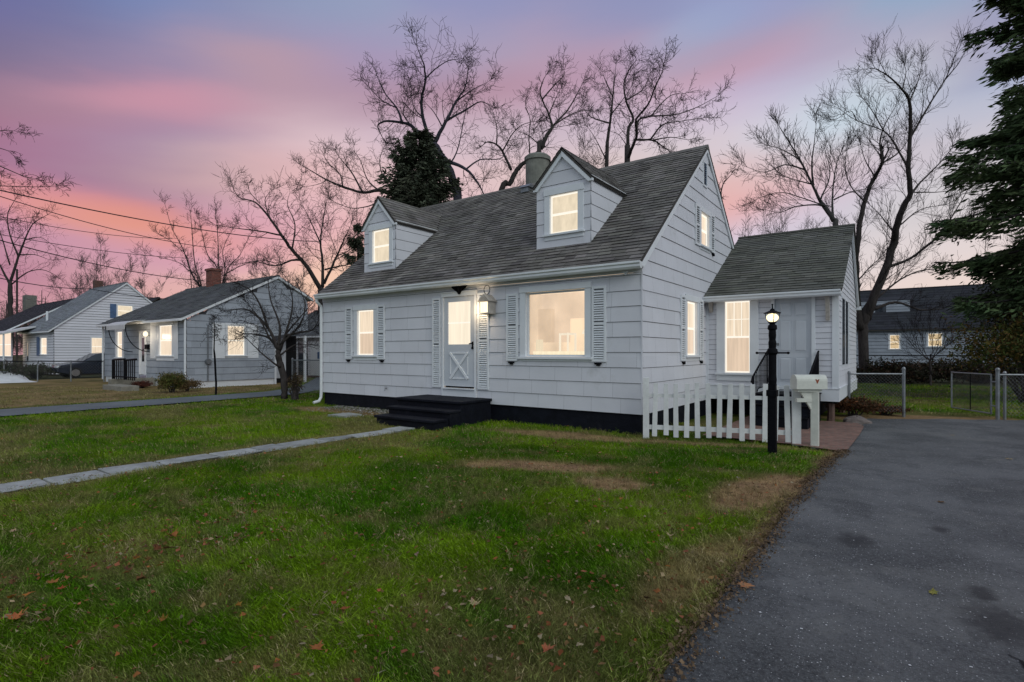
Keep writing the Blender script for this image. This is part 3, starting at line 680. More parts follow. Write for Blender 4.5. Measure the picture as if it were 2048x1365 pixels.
# ---- picket fence
fp0 = Vector((.20, -.30, 0)); fp1 = Vector((2.44, .41, 0)); fd = (fp1-fp0).normalized(); fn_ = Vector((fd.y, -fd.x, 0)); 
FE = empty('picket_fence', ((fp0+fp1)/2).to_tuple(), 'low white picket fence running from the house corner to the mailbox', 'fence')
ff = lambda a, b, c: fp0+fd*a+fn_*b+Vector((0, 0, c))
FL = (fp1-fp0).length
MB().box(-.05, .05, -.035, .055, -.1, 1.04, ff).build('post', M['picket'], FE, bevel=.005)
MB().box(FL-.065, FL+.065, -.02, .045, -.02, 1.07, ff).build('post', M['picket'], FE, bevel=.005)
m = MB(); m.box(.051, FL-.066, -.045, -.005, .70, .76, ff, (.97, .97, .97)); ra = m.build('rail', M['picket'], FE)
m = MB(); m.box(.051, FL-.066, -.045, -.005, .14, .215, ff, (.97, .97, .97)); m.build('rail', M['picket'], FE)
pu = [1310, 1330, 1347, 1367, 1387, 1408, 1427, 1448, 1469, 1492, 1513, 1534, 1559]
for i, u in enumerate(pu):
    s_ = .16+(FL-.28)*i/(len(pu)-1)+random.uniform(-.012, .012); tl = random.uniform(-.014, .014); h = .955+random.uniform(-.015, .01); b0 = .03+random.uniform(-.02, .02); w = .042
    k = random.uniform(.92, 1.05)
    m = MB(); m.hexa([ff(s_-w-tl, -.004, b0), ff(s_+w-tl, -.004, b0), ff(s_+w-tl, .018, b0), ff(s_-w-tl, .018, b0), ff(s_-w*.9+tl, -.004, h), ff(s_+w*.9+tl, -.004, h), ff(s_+w*.9+tl, .018, h), ff(s_-w*.9+tl, .018, h)], (k, k, k))
    m.build('picket', M['picket'], FE, bevel=.003)
# ---- mailbox
mp = Vector((2.71, .36, 0)); MA = empty('mailbox', mp, 'white arched mailbox on a white wooden post beside the brick path', 'mailbox')
m = MB(); m.box(mp.x-.055, mp.x+.055, mp.y-.055, mp.y+.055, -.1, .86); 
mb_post = m.build('post', M['cream'], MA, bevel=.006)
md = Vector((-.80, -.60, 0)).normalized(); mn = Vector((md.y, -md.x, 0))*-1
mf = lambda a, b, c: mp+md*a+mn*b+Vector((0, 0, c))
m = MB(); m.box(-.08, .30, -.05, .05, .8605, .90, mf); m.hexa([mf(.05, -.02, .62), mf(.07, -.02, .58), mf(.07, .02, .58), mf(.05, .02, .62), mf(.05, -.02, .859), mf(.24, -.02, .859), mf(.24, .02, .859), mf(.05, .02, .859)]); m.box(.06, .30, -.03, .03, .70, .76, mf)
m.build('arm', M['cream'], MA)
arch = [(-.10, .905), (.10, .905), (.10, 1.03)]+[(.10*math.cos(t*math.pi/10), 1.03+.10*math.sin(t*math.pi/10)) for t in range(1, 10)]+[(-.10, 1.03)]
m = MB(); m.prism(arch, -.14, .34, lambda b, c, w: mf(w, b, c)); bx_ = m.build('box', M['cream'], MA)
big = [(b*1.06, .905+(c-.905)*1.04-.003) for b, c in arch]; m = MB(); m.prism(big, .3405, .36, lambda b, c, w: mf(w, b, c));  m.tube([mf(.36, 0, 1.10), mf(.385, 0, 1.11), mf(.385, 0, 1.13)], .006, 5); 
m = MB(); em = [(-.035, .03), (-.012, .028), (-.008, .018), (.008, .018), (.012, .03), (.036, .032), (.022, -.0), (.008, -.034), (-.006, -.036), (-.02, -.004)]
m.prism(em, -.1585, -.1605, lambda a, b, w: mf(w, a*1.2, 1.03+b*1.2)); m.prism(em, .1005, .1025, lambda a, b, w: mf(.02+a*.9, w, 1.03+b)); m.prism(em, -.1025, -.1005, lambda a, b, w: mf(.02+a*.9, w, 1.03+b)); m.build('emblem', M['orange'], MA)

# ================================================================== NEIGHBOURS
def simple_roof(parent, x0, x1, ye, ze, yr, zr, yb, zb, mat, over=.25, ov_x=.12, course=.2, tab=.5, edge='trim', name='roof'):
    s1 = (zr-ze)/(yr-ye)
    m = MB(); y0 = ye-over; z0 = ze-over*s1; y1 = yb; z1 = zb
    m.prism([(y0, z0-.10), (y0, z0), (yr, zr), (y1, z1), (y1, z1-.10), (yr, zr-.12)], x0-ov_x, x1+ov_x, lambda y, z, w: (w, y, z))
    r = m.build(name, M[edge], parent)
    m = MB(); L = math.hypot(yr-y0, zr-z0)
    shingles(m, lambda u, v, n: (x0-ov_x-.01+u, y0-.01+(yr-y0)*v/L, z0+.006+(zr-z0)*v/L+n), L, lambda v: (0, x1-x0+2*ov_x+.02), course, tab, .012, .1)
    L2 = math.hypot(y1-yr, zr-z1)
    shingles(m, lambda u, v, n: (x0-ov_x-.01+u, y1+.01-(y1-yr)*v/L2, z1+.006+(zr-z1)*v/L2+n), L2, lambda v: (0, x1-x0+2*ov_x+.02), course, tab, .012, .1)
    m.box(x0-ov_x-.012, x1+ov_x+.012, yr-.08, yr+.08, zr-.02, zr+.03)
    m.build('shingles', M[mat], r)
    return r
N1 = empty('grey_house', (-25, 4, 0), 'grey-blue shingled single-storey house with red brick chimney and lit porch lamp', 'house')
f1 = frame((0, .93, 0), (1, 0, 0), (0, -1, 0)); s1 = frame((-20.3, 0, 0), (0, 1, 0), (1, 0, 0))
w1, w0_, g1 = (-22.98, -21.66, 1.33, 2.66), (-27.9, -27.2, 1.23, 2.5), (2.60, 3.36, 1.34, 2.66)
opn = lambda w: (w[0]-.004, w[1]+.004, w[2]-.002, w[3]+.002)
a, b = MB(), MB(); lap_wall(a, b, f1, .25, 2.92, lambda z: (-29.6, -20.3), .285, [opn(w1), opn(w0_), (-25.1, -24.35, .25, 2.4)], .02, .014, .09, .6)
def n1x(z):
    hi = 2.92; y0 = .93 if z < hi else .93+(z-hi)/.526; y1 = 4.8 if z < 2.3 else (6.55 if z < 4.15 else 6.55-(z-4.15)/.5)
    return (min(y0, 4.93), max(y1, min(y0, 4.93)))
lap_wall(a, b, s1, .25, 4.95, n1x, .285, [opn(g1)], .02, .014, .09, .6)
a.build('wall', M['n_siding'], N1); b.build('wall_backing', M['lap_shadow'], N1)
m = MB(); m.box(-29.55, -20.34, .96, 4.78, -.2, .26); m.build('foundation', M['trim'], N1)
m = MB(); m.box(-29.5, -21.2, 4.8, 6.5, -.2, 2.3); m.build('recess', M['dark'], N1)
m = MB(); m.box(-21.195, -21.15, 5.1, 5.9, .2, 2.2); m.build('porch_door', M['door'], N1)
for y in (4.86, 6.45): MB().box(-20.42, -20.32, y-.05, y+.05, -.1, 2.3).build('porch_post', M['trim'], N1)
r1 = simple_roof(N1, -29.6, -20.3, .93, 3.02, 4.93, 5.10, 6.8, 4.14, 'n_roof')
m = MB(); m.hexa([Vector(q) for q in ((-27.3, 4.6, 4.5), (-26.1, 4.6, 4.5), (-26.1, 5.5, 4.5), (-27.3, 5.5, 4.5), (-27.3, 4.6, 6.0), (-26.1, 4.6, 6.0), (-26.1, 5.5, 6.0), (-27.3, 5.5, 6.0))])
def uvbox(m, x0, x1, y0, y1, z0, z1):
    for p, q in (((x0, y0), (x1, y0)), ((x1, y0), (x1, y1)), ((x1, y1), (x0, y1)), ((x0, y1), (x0, y0))):
        L = math.hypot(q[0]-p[0], q[1]-p[1]); m.face([(p[0], p[1], z0), (q[0], q[1], z0), (q[0], q[1], z1), (p[0], p[1], z1)], uv=[(0, z0), (L, z0), (L, z1), (0, z1)])
    m.face([(x0, y0, z1), (x1, y0, z1), (x1, y1, z1), (x0, y1, z1)], uv=[(0, 0), (x1-x0, 0), (x1-x0, y1-y0), (0, y1-y0)])
m = MB(); uvbox(m, -27.0, -26.35, 4.75, 5.25, 4.4, 5.9); uvbox(m, -27.05, -26.3, 4.7, 5.3, 5.901, 6.02); m.build('chimney', M['red_brick'], r1)
window(N1, f1, *w1, cas=.22, lo='pane_warm'); window(N1, f1, *w0_, cas=.2, lo='pane_warm'); window(N1, s1, *g1, cas=.1, lo='pane_warm')
for a_, b_ in ((-23.85, -23.22), (-21.42, -21.05)): MB().box(a_, b_, .0215, .035, 1.2, 2.82, f1).build('shutter', M['trim'], N1)
for a_, b_ in ((1.95, 2.48), (3.48, 4.0)): MB().box(a_, b_, .0215, .035, 1.22, 2.76, s1).build('shutter', M['trim'], N1)
m = MB(); m.box(-25.1, -25.02, -.02, .05, .45, 2.42, f1); m.box(-24.43, -24.35, -.02, .05, .45, 2.42, f1); m.box(-25.1, -24.35, -.02, .05, 2.4, 2.48, f1); m.build('door_frame', M['trim'], N1)
m = MB(); m.box(-25.0, -24.45, -.02, .0, .45, 2.38, f1); dd = m.build('door', M['trim'], N1)
MB().box(-24.86, -24.6, .001, .006, 1.05, 2.15, f1).build('door_glass', M['dark_glass'], dd)
m = MB(); m.tube([(-20.28, .86, 2.85), (-20.28, .86, .1), (-20.2, .75, .03)], .045, 6); m.build('downspout', M['trim'], N1); m = MB(); m.tube([(-29.62, .86, 2.8), (-29.62, .86, .1)], .045, 6); m.build('downspout', M['trim'], N1)
m = MB(); m.box(-29.7, -20.2, .58, .70, 2.78, 2.88); m.build('gutter', M['trim'], N1)
# curved metal hood, bracket, porch
hx0, hx1 = at(214, 660, Y=-.08).x, -23.9; m = MB(); n_ = 7
prof_h = [(.92-1.0*math.sin(t*math.pi/2/n_), 2.66+.26*math.cos(t*math.pi/2/n_)) for t in range(n_+1)]
for (ya, za), (yb, zb) in zip(prof_h[:-1], prof_h[1:]): m.hexa([(hx0, ya, za), (hx1, ya, za), (hx1, yb, zb), (hx0, yb, zb), (hx0, ya, za+.03), (hx1, ya, za+.03), (hx1, yb, zb+.03), (hx0, yb, zb+.03)])
m.box(hx0, hx1, -.11, -.08, 2.50, 2.69); m.build('porch_hood', M['awning'], N1)
m = MB(); m.tube([(hx1, .9-.95*math.sin(t*.157), 1.5+1.1*(1-math.cos(t*.157))) for t in range(11)], .02, 5); m.build('hood_bracket', M['black_iron'], N1); m = MB(); m.tube([(hx1-2, .9-.95*math.sin(t*.157), 1.5+1.1*(1-math.cos(t*.157))) for t in range(11)], .02, 5); m.build('hood_bracket', M['black_iron'], N1)
m = MB(); sx0 = at(216, 754, Y=-.75).x; m.box(sx0, -23.4, -.75, .92, -.2, .34); ps = m.build('porch_slab', M['concrete'], N1, bevel=.02); m = MB(); m.box(at(205, 770, Y=-1.35).x, at(243, 770, Y=-1.35).x, -1.35, -.751, -.2, .17); m.build('porch_step', M['concrete'], N1, bevel=.02)
m = MB()
rx_ = [at(u_, 730, Y=-.6).x for u_ in (226, 250, 273)]
for x0_, x1_ in ((rx_[0], rx_[1]), (rx_[1], rx_[2])):
    m.tube([(x0_, -.6, 1.15), (x1_, -.6, 1.2)], .04, 5); m.tube([(x0_, -.6, .46), (x1_, -.6, .46)], .025, 5)
    k = x0_
    while k <= x1_: m.tube([(k, -.6, .34), (k, -.6, 1.17)], .022 if abs(k-x0_) > .01 else .045, 5); k += .2
m.build('porch_railing', M['black_iron'], N1)
m = MB(); m.box(-24.25, -23.95, .0, .12, 1.62, 1.84, f1); m.build('letter_box', M['black_iron'], N1)
m = MB(); m.lathe((-24.05, .78, 2.2), [(.03, 0), (.08, .03), (.10, .1), (.08, .18), (.02, .22)], 12); m.build('porch_lamp', M['lamp_glass'], N1)
m = MB(); m.tube([s1(1.76, .03, .25), s1(1.76, .04, 1.0)], .03, 6); m.tube([s1(1.76, .04, 1.2), s1(1.76, .04, 2.6)], .025, 6); m.tube([s1(1.76, .03, 1.08), s1(1.76, .12, 1.08), s1(1.76, .17, 1.08)], [.13, .13, .11], 12); mt = m.build('electric_meter', M['metal_grey'], N1)

# detached garage behind the grey house
GA = empty('garage', (-24, 11.5, 0), 'white garage with pale shingle roof behind the chain-link fence', 'garage')
gf = frame((0, 9.6, 0), (1, 0, 0), (0, -1, 0)); a, b = MB(), MB()
lap_wall(a, b, gf, .1, 2.5, lambda z: (-28.5, -21.5), .16, [(-25.9, -24.9, .1, 2.1)], .015, .01, .04); lap_wall(a, b, frame((-21.5, 0, 0), (0, 1, 0), (1, 0, 0)), .1, 4.1, lambda z: (9.6+max(0, (z-2.5)/.55), 15.6-max(0, (z-2.5)/.55)), .16)
a.build('wall', M['siding'], GA); b.build('wall_backing', M['lap_shadow'], GA)
simple_roof(GA, -28.5, -21.5, 9.6, 2.58, 12.6, 4.3, 15.9, 2.5, 'n_roof')
m = MB(); m.box(-25.9, -24.9, -.12, -.02, .1, 2.1, gf); m.build('door', M['dark_glass'], GA)
for x in (-24.6, -23.0): MB().box(x, x+1.4, .001, .03, .12, 2.05, gf).build('garage_door', M['trim'], GA)
pass; MB().box(-23.9, -23.45, .031, .045, 1.1, 1.5, gf).build('garage_window', M['blue'], GA)

N2 = empty('clapboard_house', (-43, 5, 0), 'white clapboard house with blue shutters and brown brick chimney', 'house')
f2 = frame((0, 1.3, 0), (1, 0, 0), (0, -1, 0)); s2 = frame((-39.5, 0, 0), (0, 1, 0), (1, 0, 0))
g2, u2, fw2 = (3.23, 3.87, 1.27, 2.44), (4.69, 5.57, 3.95, 4.68), (-42.3, -40.95, 1.34, 2.42)
a, b = MB(), MB()
lap_wall(a, b, s2, .1, 6.1, lambda z: ((1.3 if z < 3.0 else min(5.2, 1.3+(z-3.0)/.84)), (9.1 if z < 3.0 else max(5.2, 9.1-(z-3.0)/.84))), .17, [opn(g2), opn(u2)], .035, .02, .04)
lap_wall(a, b, f2, .1, 3.0, lambda z: (-46.5, -39.5), .17, [opn(fw2), (-45.7, -44.9, .1, 2.3)], .035, .02, .04)
a.build('wall', M['siding'], N2); b.build('wall_backing', M['lap_shadow'], N2)
r2 = simple_roof(N2, -46.5, -39.5, 1.3, 3.08, 5.2, 6.28, 9.3, 2.95, 'n2_roof', over=.3)
m = MB(); p_ = at(193, 585, Y=5.6); uvbox(m, p_.x-.3, p_.x+.2, 5.45, 5.95, 5.2, 7.0); m.build('chimney', M['brown_brick'], r2)
window(N2, f2, *fw2, cas=.12, lo='pane_warm'); window(N2, s2, *g2, cas=.08, lo='pane_warm'); window(N2, s2, *u2, cas=.08, up='pane_cream', lo='pane_cream')
MB().box(fw2[0]-.75, fw2[0]-.13, .036, .06, 1.25, 2.5, f2).build('shutter', M['blue'], N2); m = MB(); m.box(4.25, 4.6, .036, .06, 3.8, 4.75, s2); m.build('shutter', M['blue'], N2)
m = MB(); m.prism([(1.3, 3.25), (1.3, 3.15), (-.4, 2.62), (-.4, 2.74)], -49.3, -43.4, lambda y, z, w: (w, y, z)); m.build('entry_canopy', M['awning'], N2)
m = MB(); m.box(-45.7, -44.9, -.02, .01, .1, 2.3, f2); m.build('door', M['door'], N2); MB().box(-45.45, -45.2, .011, .02, .9, 2.1, f2).build('door_glass', M['dark_glass'], N2)
m = MB(); m.tube([(-43.5, -.3, 0), (-43.5, -.3, 2.65)], .05, 6); m.build('canopy_post', M['trim'], N2)
q = at(318, 598, D=38); m = MB(); m.tube([(-43.9, 2.0, 3.3), (-43.9, 2.0, 4.3)], .07, 6); m.build('vent_pipe', M['trim'], r2)
m = MB(); m.box(-39.495, -37.6, 5.8, 9.0, 5.05, 5.15); 

N3 = empty('dark_roofed_house', (-52, 4, 0), 'low white house with dark roof and one large lit window at the left edge', 'house')
f3 = frame((0, .6, 0), (1, 0, 0), (0, -1, 0)); w3 = (-50.6, -46.1, 1.2, 2.85)
a, b = MB(), MB(); lap_wall(a, b, f3, .1, 3.05, lambda z: (-58, -45.75), .2, [opn(w3)], .03, .02, .04); a.build('wall', M['siding'], N3); b.build('wall_backing', M['lap_shadow'], N3)
simple_roof(N3, -58, -46.9, .6, 3.1, 4.6, 5.6, 9, 3.1, 'dark_roof'); window(N3, f3, *w3, cas=.1, up='pane_warm', lo='pane_warm')
N4 = empty('far_house', (-66, 14, 0), 'distant white house with black roof and white chimney, half hidden behind dark roofs', 'house')
m = MB(); m.box(-74, -60, 12, 18, -.1, 4.9); m.build('wall', M['siding'], N4); r4 = simple_roof(N4, -74, -60, 12, 4.9, 15, 7.3, 18.4, 4.6, 'dark_roof', edge='roof_edge')
m = MB(); p_ = at(57, 605, D=64); m.box(p_.x-.7, p_.x+.7, p_.y-.4, p_.y+.6, 5.5, 8.2); m.build('chimney', M['chimney'], r4)

BH = empty('rear_house', (5, 42, 0), 'dim white house with dark roof and dormer seen beyond the back garden', 'house')
fb = frame((0, 39, 0), (1, 0, 0), (0, -1, 0)); wb1, wb2 = (2.95, 3.52, 1.72, 2.74), (5.18, 5.95, 1.90, 2.80)
a, b = MB(), MB(); lap_wall(a, b, fb, .2, 3.3, lambda z: (.6, 13.5), .26, [opn(wb1), opn(wb2)], .03, .02, .05)
db = frame((0, 40.3, 0), (1, 0, 0), (0, -1, 0)); lap_wall(a, b, db, 3.9, 5.35, lambda z: (.9, 4.15), .2, [(2.0, 2.7, 4.25, 5.05)], .03, .02, .05)
a.build('wall', M['n_siding'], BH); b.build('wall_backing', M['lap_shadow'], BH)
simple_roof(BH, .6, 13.5, 39, 3.35, 42.4, 6.4, 46, 3.3, 'dark_roof', edge='roof_edge', course=.3)
m = MB(); m.prism([(40.3, 5.3), (40.3, 5.42), (42.6, 6.0), (42.6, 5.3)], .7, 4.35, lambda y, z, w: (w, y, z)); m.build('dormer_roof', M['dark_roof'], BH)
MB().box(.9, 4.15, 40.33, 42.2, 3.9, 5.3).build('dormer_side', M['n_siding'], BH); MB().box(2.0, 2.7, -.02, .0, 4.25, 5.05, db).build('dormer_pane', M['dark_glass'], BH)
M['pane_dim'] = glowmat('dim_lit_pane', (1.0, .74, .42), .62, .15)
window(BH, fb, *wb1, cas=.1, up='pane_dim', lo='pane_dim'); window(BH, fb, *wb2, cas=.1, up='pane_dim', lo='pane_dim')

# car behind the fence
CA = empty('parked_car', (-34.6, 2.4, 0), 'dark blue saloon car parked between the white clapboard house and the grey house', 'car')
prof_c = [(0, .35), (.02, .62), (.12, .74), (.95, .90), (1.2, .93), (1.95, 1.40), (2.3, 1.46), (3.1, 1.43), (3.75, 1.06), (4.35, 1.0), (4.45, .75), (4.45, .35), (3.95, .22), (.5, .22)]
cfn = lambda y, z, w: (-35.4+w*(1 if z < .95 else 1-.22*(z-.95)/.5)*.88+.0, .2+y, z)
m = MB(); m.prism(prof_c, -1, 1, cfn); body = m.build('body', M['car'], CA, bevel=.05)
m = MB(); m.face([cfn(1.38, 1.0, 1.012), cfn(2.2, 1.0, 1.012), cfn(2.2, 1.36, 1.03), cfn(1.95, 1.34, 1.03)]); m.face([cfn(2.28, 1.0, 1.012), cfn(3.5, 1.0, 1.012), cfn(3.1, 1.34, 1.03), cfn(2.28, 1.37, 1.03)]); m.face([cfn(1.2, .96, -.85), cfn(1.2, .96, .85), cfn(1.93, 1.41, .85), cfn(1.93, 1.41, -.85)]); m.build('car_window', M['dark_glass'], CA)
for sx in (-1, 1):
    for y in (.85, 3.6):
        m = MB(); c_ = Vector((-35.4+sx*.80, .2+y, .31)); m.tube([c_-Vector((.1, 0, 0)), c_+Vector((.1, 0, 0))], .31, 20); wh = m.build('wheel', M['tyre'], CA)
        m = MB(); m.tube([c_+Vector((sx*.085, 0, 0)), c_+Vector((sx*.112, 0, 0))], .2, 14); m.build('rim', M['rim'], wh)
for sx in (-.66, .66): MB().box(-35.4+sx-.2, -35.4+sx+.2, .19, .32, .6, .72).build('headlight', M['lens'], CA, bevel=.02)
# white tarp heap
TP = MB(); q = at(8, 765, Z=0)
tp = [(-2.0, -.7, 0), (1.9, -1.0, 0), (2.1, .9, 0), (-2.2, 1.0, 0), (-1.6, -.3, .95), (-.6, -.35, .9), (-.4, .4, .85), (-1.6, .5, .9)]
gr = MB(); n = 16
for i in range(n):
    for j in range(8):
        P = []
        for a_, b_ in ((i, j), (i+1, j), (i+1, j+1), (i, j+1)):
            u_, v_ = a_/n, b_/8; ed = min(1, 6*min(v_, 1-v_)); h_ = (.95*(1-u_)**1.1)*ed*(1 if u_ > .02 else .0)+.03*math.sin(a_*1.7+b_*2.1)*ed*(1-u_)
            P.append((q.x-2.0+3.1*u_, q.y-.9+1.9*v_+.1*math.sin(a_), max(h_*.8, -.05)))
        gr.face(P)
o = gr.build('tarpaulin', M['tarp'], None, origin=(q.x, q.y, 0)); tag(o, 'white tarpaulin heap sloping to the ground at the left edge', 'tarpaulin')

# ---- fences
def post_(parent, p, h, r=.03, name='post', mat='metal_grey'):
    m = MB(); m.tube([(p[0], p[1], -.2), (p[0], p[1], h)], r, 8); m.lathe((p[0], p[1], h), [(r*1.15, -.03), (r*1.2, .0), (r*.8, .03), (.001, .04)], 8); return m.build(name, M[mat], parent)
FA = empty('chain_link_fence', (3.3, 6.1, 0), 'short chain-link fence panel between the side wing and the driveway', 'fence')
pa, pb = Vector((2.78, 5.76, 0)), Vector((3.83, 6.26, 0))
post_(FA, pa, 1.0); post_(FA, pb, 1.10, .034); m = MB(); m.tube([(pa.x, pa.y, .97), (pb.x, pb.y, .97)], .021, 7); m.build('rail', M['metal_grey'], FA); chain_link(FA, pa, pb, .08, .97, .075)
GT = empty('chain_link_gate', (5.4, 6.9, 0), 'open chain-link gate leaf swung back beside the driveway end', 'gate')
ga, gb2 = Vector((5.42, 6.86, 0)), Vector((4.80, 8.15, 0))
m = MB(); m.tube([(ga.x, ga.y, .1), (ga.x, ga.y, .98), (gb2.x, gb2.y, .98), (gb2.x, gb2.y, .10), (ga.x, ga.y, .1)], .019, 7); m.build('gate_frame', M['metal_grey'], GT)
m = MB(); mid = (ga+gb2)/2; m.tube([(mid.x, mid.y, .1), (mid.x, mid.y, .98)], .012, 6); m.tube([(gb2.x, gb2.y, .6), (gb2.x-.04, gb2.y+.06, .62)], .018, 6); m.build('brace', M['black_iron'], GT); chain_link(GT, ga, gb2, .11, .97, .075)
m = MB()
for z in (.28, .82): m.tube([(ga.x, ga.y, z), (5.50, 6.74, z)], .02, 6)
m.build('hinge', M['metal_grey'], GT)
FB = empty('chain_link_fence', (7, 7.5, 0), 'chain-link fence leading off to the right of the open gate', 'fence')
pc, pd = Vector((5.52, 6.76, 0)), Vector((11.5, 10.2, 0)); post_(FB, pc, 1.10, .038); post_(FB, (5.66, 6.98, 0), 1.02, .03)
for k in (1, 2): post_(FB, pc.lerp(pd, k/2), 1.05)
m = MB(); m.tube([(pc.x, pc.y, .98), (pd.x, pd.y, .98)], .021, 7); m.build('rail', M['metal_grey'], FB); chain_link(FB, pc, pd, .06, .97, .085)
FC = empty('chain_link_fence', (0, 26, 0), 'dark chain-link fence crossing in front of the dim rear house', 'fence')
pe, pf = Vector((-1, 28, 0)), Vector((14, 30, 0))
for k in range(6): post_(FC, pe.lerp(pf, k/5), 1.35, .03, mat='black_iron')
m = MB(); m.tube([(pe.x, pe.y, 1.3), (pf.x, pf.y, 1.3)], .028, 5); m.build('rail', M['black_iron'], FC); chain_link(FC, pe, pf, .05, 1.3, .2, .003, 'black_iron')
FD = empty('chain_link_fence', (-34, -1, 0), 'long low chain-link fence in front of the clapboard house and parked car', 'fence')
pg, ph = at(-60, 724, D=27), at(208, 722, D=27.5); pg.z = ph.z = 0
for k in range(5): post_(FD, pg.lerp(ph, k/4), 1.05, .028)
m = MB(); m.tube([(pg.x, pg.y, 1.02), (ph.x, ph.y, 1.02)], .022, 5); m.build('rail', M['black_iron'], FD); chain_link(FD, pg, ph, .05, 1.0, .14, .0025)
FG = empty('chain_link_fence', (-13, 3, 0), 'tall chain-link fence between the white house and the neighbouring drive', 'fence')
pi_, pj = at(585, 740, D=19), Vector((-9.75, 4.5, 0)); pi_.z = 0
post_(FG, pi_, 1.25); post_(FG, pj, 1.25); m = MB(); m.tube([(pi_.x, pi_.y, 1.2), (pj.x, pj.y, 1.2)], .022, 6); m.build('rail', M['metal_grey'], FG); chain_link(FG, pi_, pj, .05, 1.2, .07, .003)

# ================================================================== GROUND
def hash2(ix, iy, s): 
    h = (ix*374761393+iy*668265263+s*1442695041) & 0xffffffff
    h = ((h ^ (h >> 13))*1274126177) & 0xffffffff
    return ((h ^ (h >> 16)) & 0xffff)/65535.
def vnoise(x, y, s=0):
    ix = np.floor(x).astype(np.int64); iy = np.floor(y).astype(np.int64); fx = x-ix; fy = y-iy
    fx = fx*fx*(3-2*fx); fy = fy*fy*(3-2*fy)
    a, b, c, d = hash2(ix, iy, s), hash2(ix+1, iy, s), hash2(ix, iy+1, s), hash2(ix+1, iy+1, s)
    return (a*(1-fx)+b*fx)*(1-fy)+(c*(1-fx)+d*fx)*fy
def fbm(x, y, s=0, o=4):
    r = 0; a = .5; t = 0
    for i in range(o): r = r+a*vnoise(x, y, s+i*17); t += a; a *= .55; x = x*2.03+5.1; y = y*2.03+1.7
    return r/t
def sm(a, b, x): t = np.clip((x-a)/(b-a), 0, 1); return t*t*(3-2*t)
def drive_edge(y): return 2.97+.035*(fbm(y*1.2, y*0, 5)-.5)*2+np.where(y > -1.5, sm(-1.5, 1, y)*.2, 0)
def walk_mid(y): return -4.10-.05*np.sin(y*.8)
def brown(x, y):
    """how bare or straw-coloured the lawn is, 0..1"""
    w = (fbm(x*1.3, y*1.3, 3)-.5)*1.1
    def el(cx, cy, ux, uy, a, b, k=1.):
        L = math.hypot(ux, uy); ux, uy = ux/L, uy/L; dx, dy = x-cx, y-cy; p = (dx*ux+dy*uy)/a; q = (-dx*uy+dy*ux)/b
        return k*(1-sm(.55, 1.25, np.sqrt(p*p+q*q)+w*.8))
    r = el(.15, -3.3, 1, .45, 1.2, .44); r = np.maximum(r, el(1.15, -3.65, 1, .3, .45, .34))
    r = np.maximum(r, el(-1.2, -.95, 1, .12, 1.9, .42, .9)); r = np.maximum(r, el(2.6, -3.0, .15, 1, 1.1, .42)); r = np.maximum(r, el(2.72, -5.7, .05, 1, 1.0, .26, .8))
    r = np.maximum(r, (1-sm(.02, .26, drive_edge(y)-x+w*.35))*.9*(x < 4)*(y < .6))
    r = np.maximum(r, el(-7.3, -.8, 1, .05, 2.2, .55, .9)); r = np.maximum(r, el(1.2, -.35, 1, .3, 1.6, .25, .8))
    r = np.maximum(r, (1-sm(.1, .45, np.abs(x-walk_mid(y)-.0)-.28+w*.15))*.6*(y < -2.2)*(x < -2))
    # neighbour's lawn past the drive is mostly straw
    r = np.maximum(r, sm(0, 1.2, nd_far(x, y))*(.75+w*.5)); r = np.maximum(r, el(3.9, 5.9, 1, .6, 2.6, .9, .95))
    # broad mottling
    n = fbm(x*.55+.2*y, y*.8, 9); r = np.maximum(r, sm(.50, .72, n)*.55)
    n2 = fbm(x*2.2, y*2.6, 19); r = np.maximum(r, sm(.52, .74, n2)*.5); n3 = fbm(x*6, y*7, 23); r = np.maximum(r, sm(.6, .8, n3)*.5)
    return np.clip(r, 0, 1)
NDA, NDB = Vector((-15.0, -9.0)), Vector((-14.3, 12.))
def nd_line(x, y):      # signed distance to the middle of the neighbour's drive (positive beyond)
    # its centre runs from the street (-13.9,-6.1) bending to (-14.9,1.4) and on to the garage
    yy = np.clip(y, -12, 20); cx = np.interp(yy, [-12, -6.1, -2.5, 1.6, 4, 9.6], [-13.6, -13.9, -14.1, -14.4, -16, -23.]); return cx-x
def nd_far(x, y): return nd_line(x, y)-1.0
def nd_on(x, y): return np.abs(nd_line(x, y)) < .92+.0*y
def on_lawn(x, y):
    ok = (x < drive_edge(y)) | (y > 7.2)
    ok &= ~((np.abs(x-walk_mid(y)) < .11+.14*fbm(x*3.5, y*3.5, 55)) & (y < -1.8))
    ok &= ~nd_on(x, y)
    ok &= ~((x > XL-.05) & (x < 0.03) & (y > -.02) & (y < 8)); ok &= ~((x > -.1) & (x < 2.8) & (y > 1.9) & (y < 9.2))
    ok &= ~((x > .9) & (x < 3.25) & (y > .28-.1*(x > 2.4)) & (y < 5.5)); ok &= ~((x > -5.4) & (x < -3.4) & (y > -1.85) & (y < 0))
    ok &= ~((x > -30.2) & (x < -20.2) & (y > -1.4) & (y < 9)); ok &= ~((x > 3.1) & (x < 12) & (y < 5.4+.62*(x-3.22)+.25) & (y > -20))
    return ok
def lawn_rgb(x, y):
    b = brown(x, y); n = fbm(x*.9, y*1.1, 31); n2 = fbm(x*3.5, y*3.5, 41)
    g1_ = np.array((.056, .152, .004)); g2_ = np.array((.150, .250, .010)); st_ = np.array((.33, .25, .12)); so = np.array((.17, .11, .07))
    n = sm(.3, .7, n); g = g1_[None]*(1-n[:, None])+g2_[None]*n[:, None]
    s_ = so[None]*(1-n2[:, None])+st_[None]*n2[:, None]
    return g*(1-b[:, None])+s_*b[:, None], b
def bumpz(x, y): return (fbm(x*.8, y*.8, 61)-.5)*.05
gx_, gy_ = np.meshgrid(np.arange(-34, 14.01, .12), np.arange(-12, 13.01, .12)); sh = gx_.shape
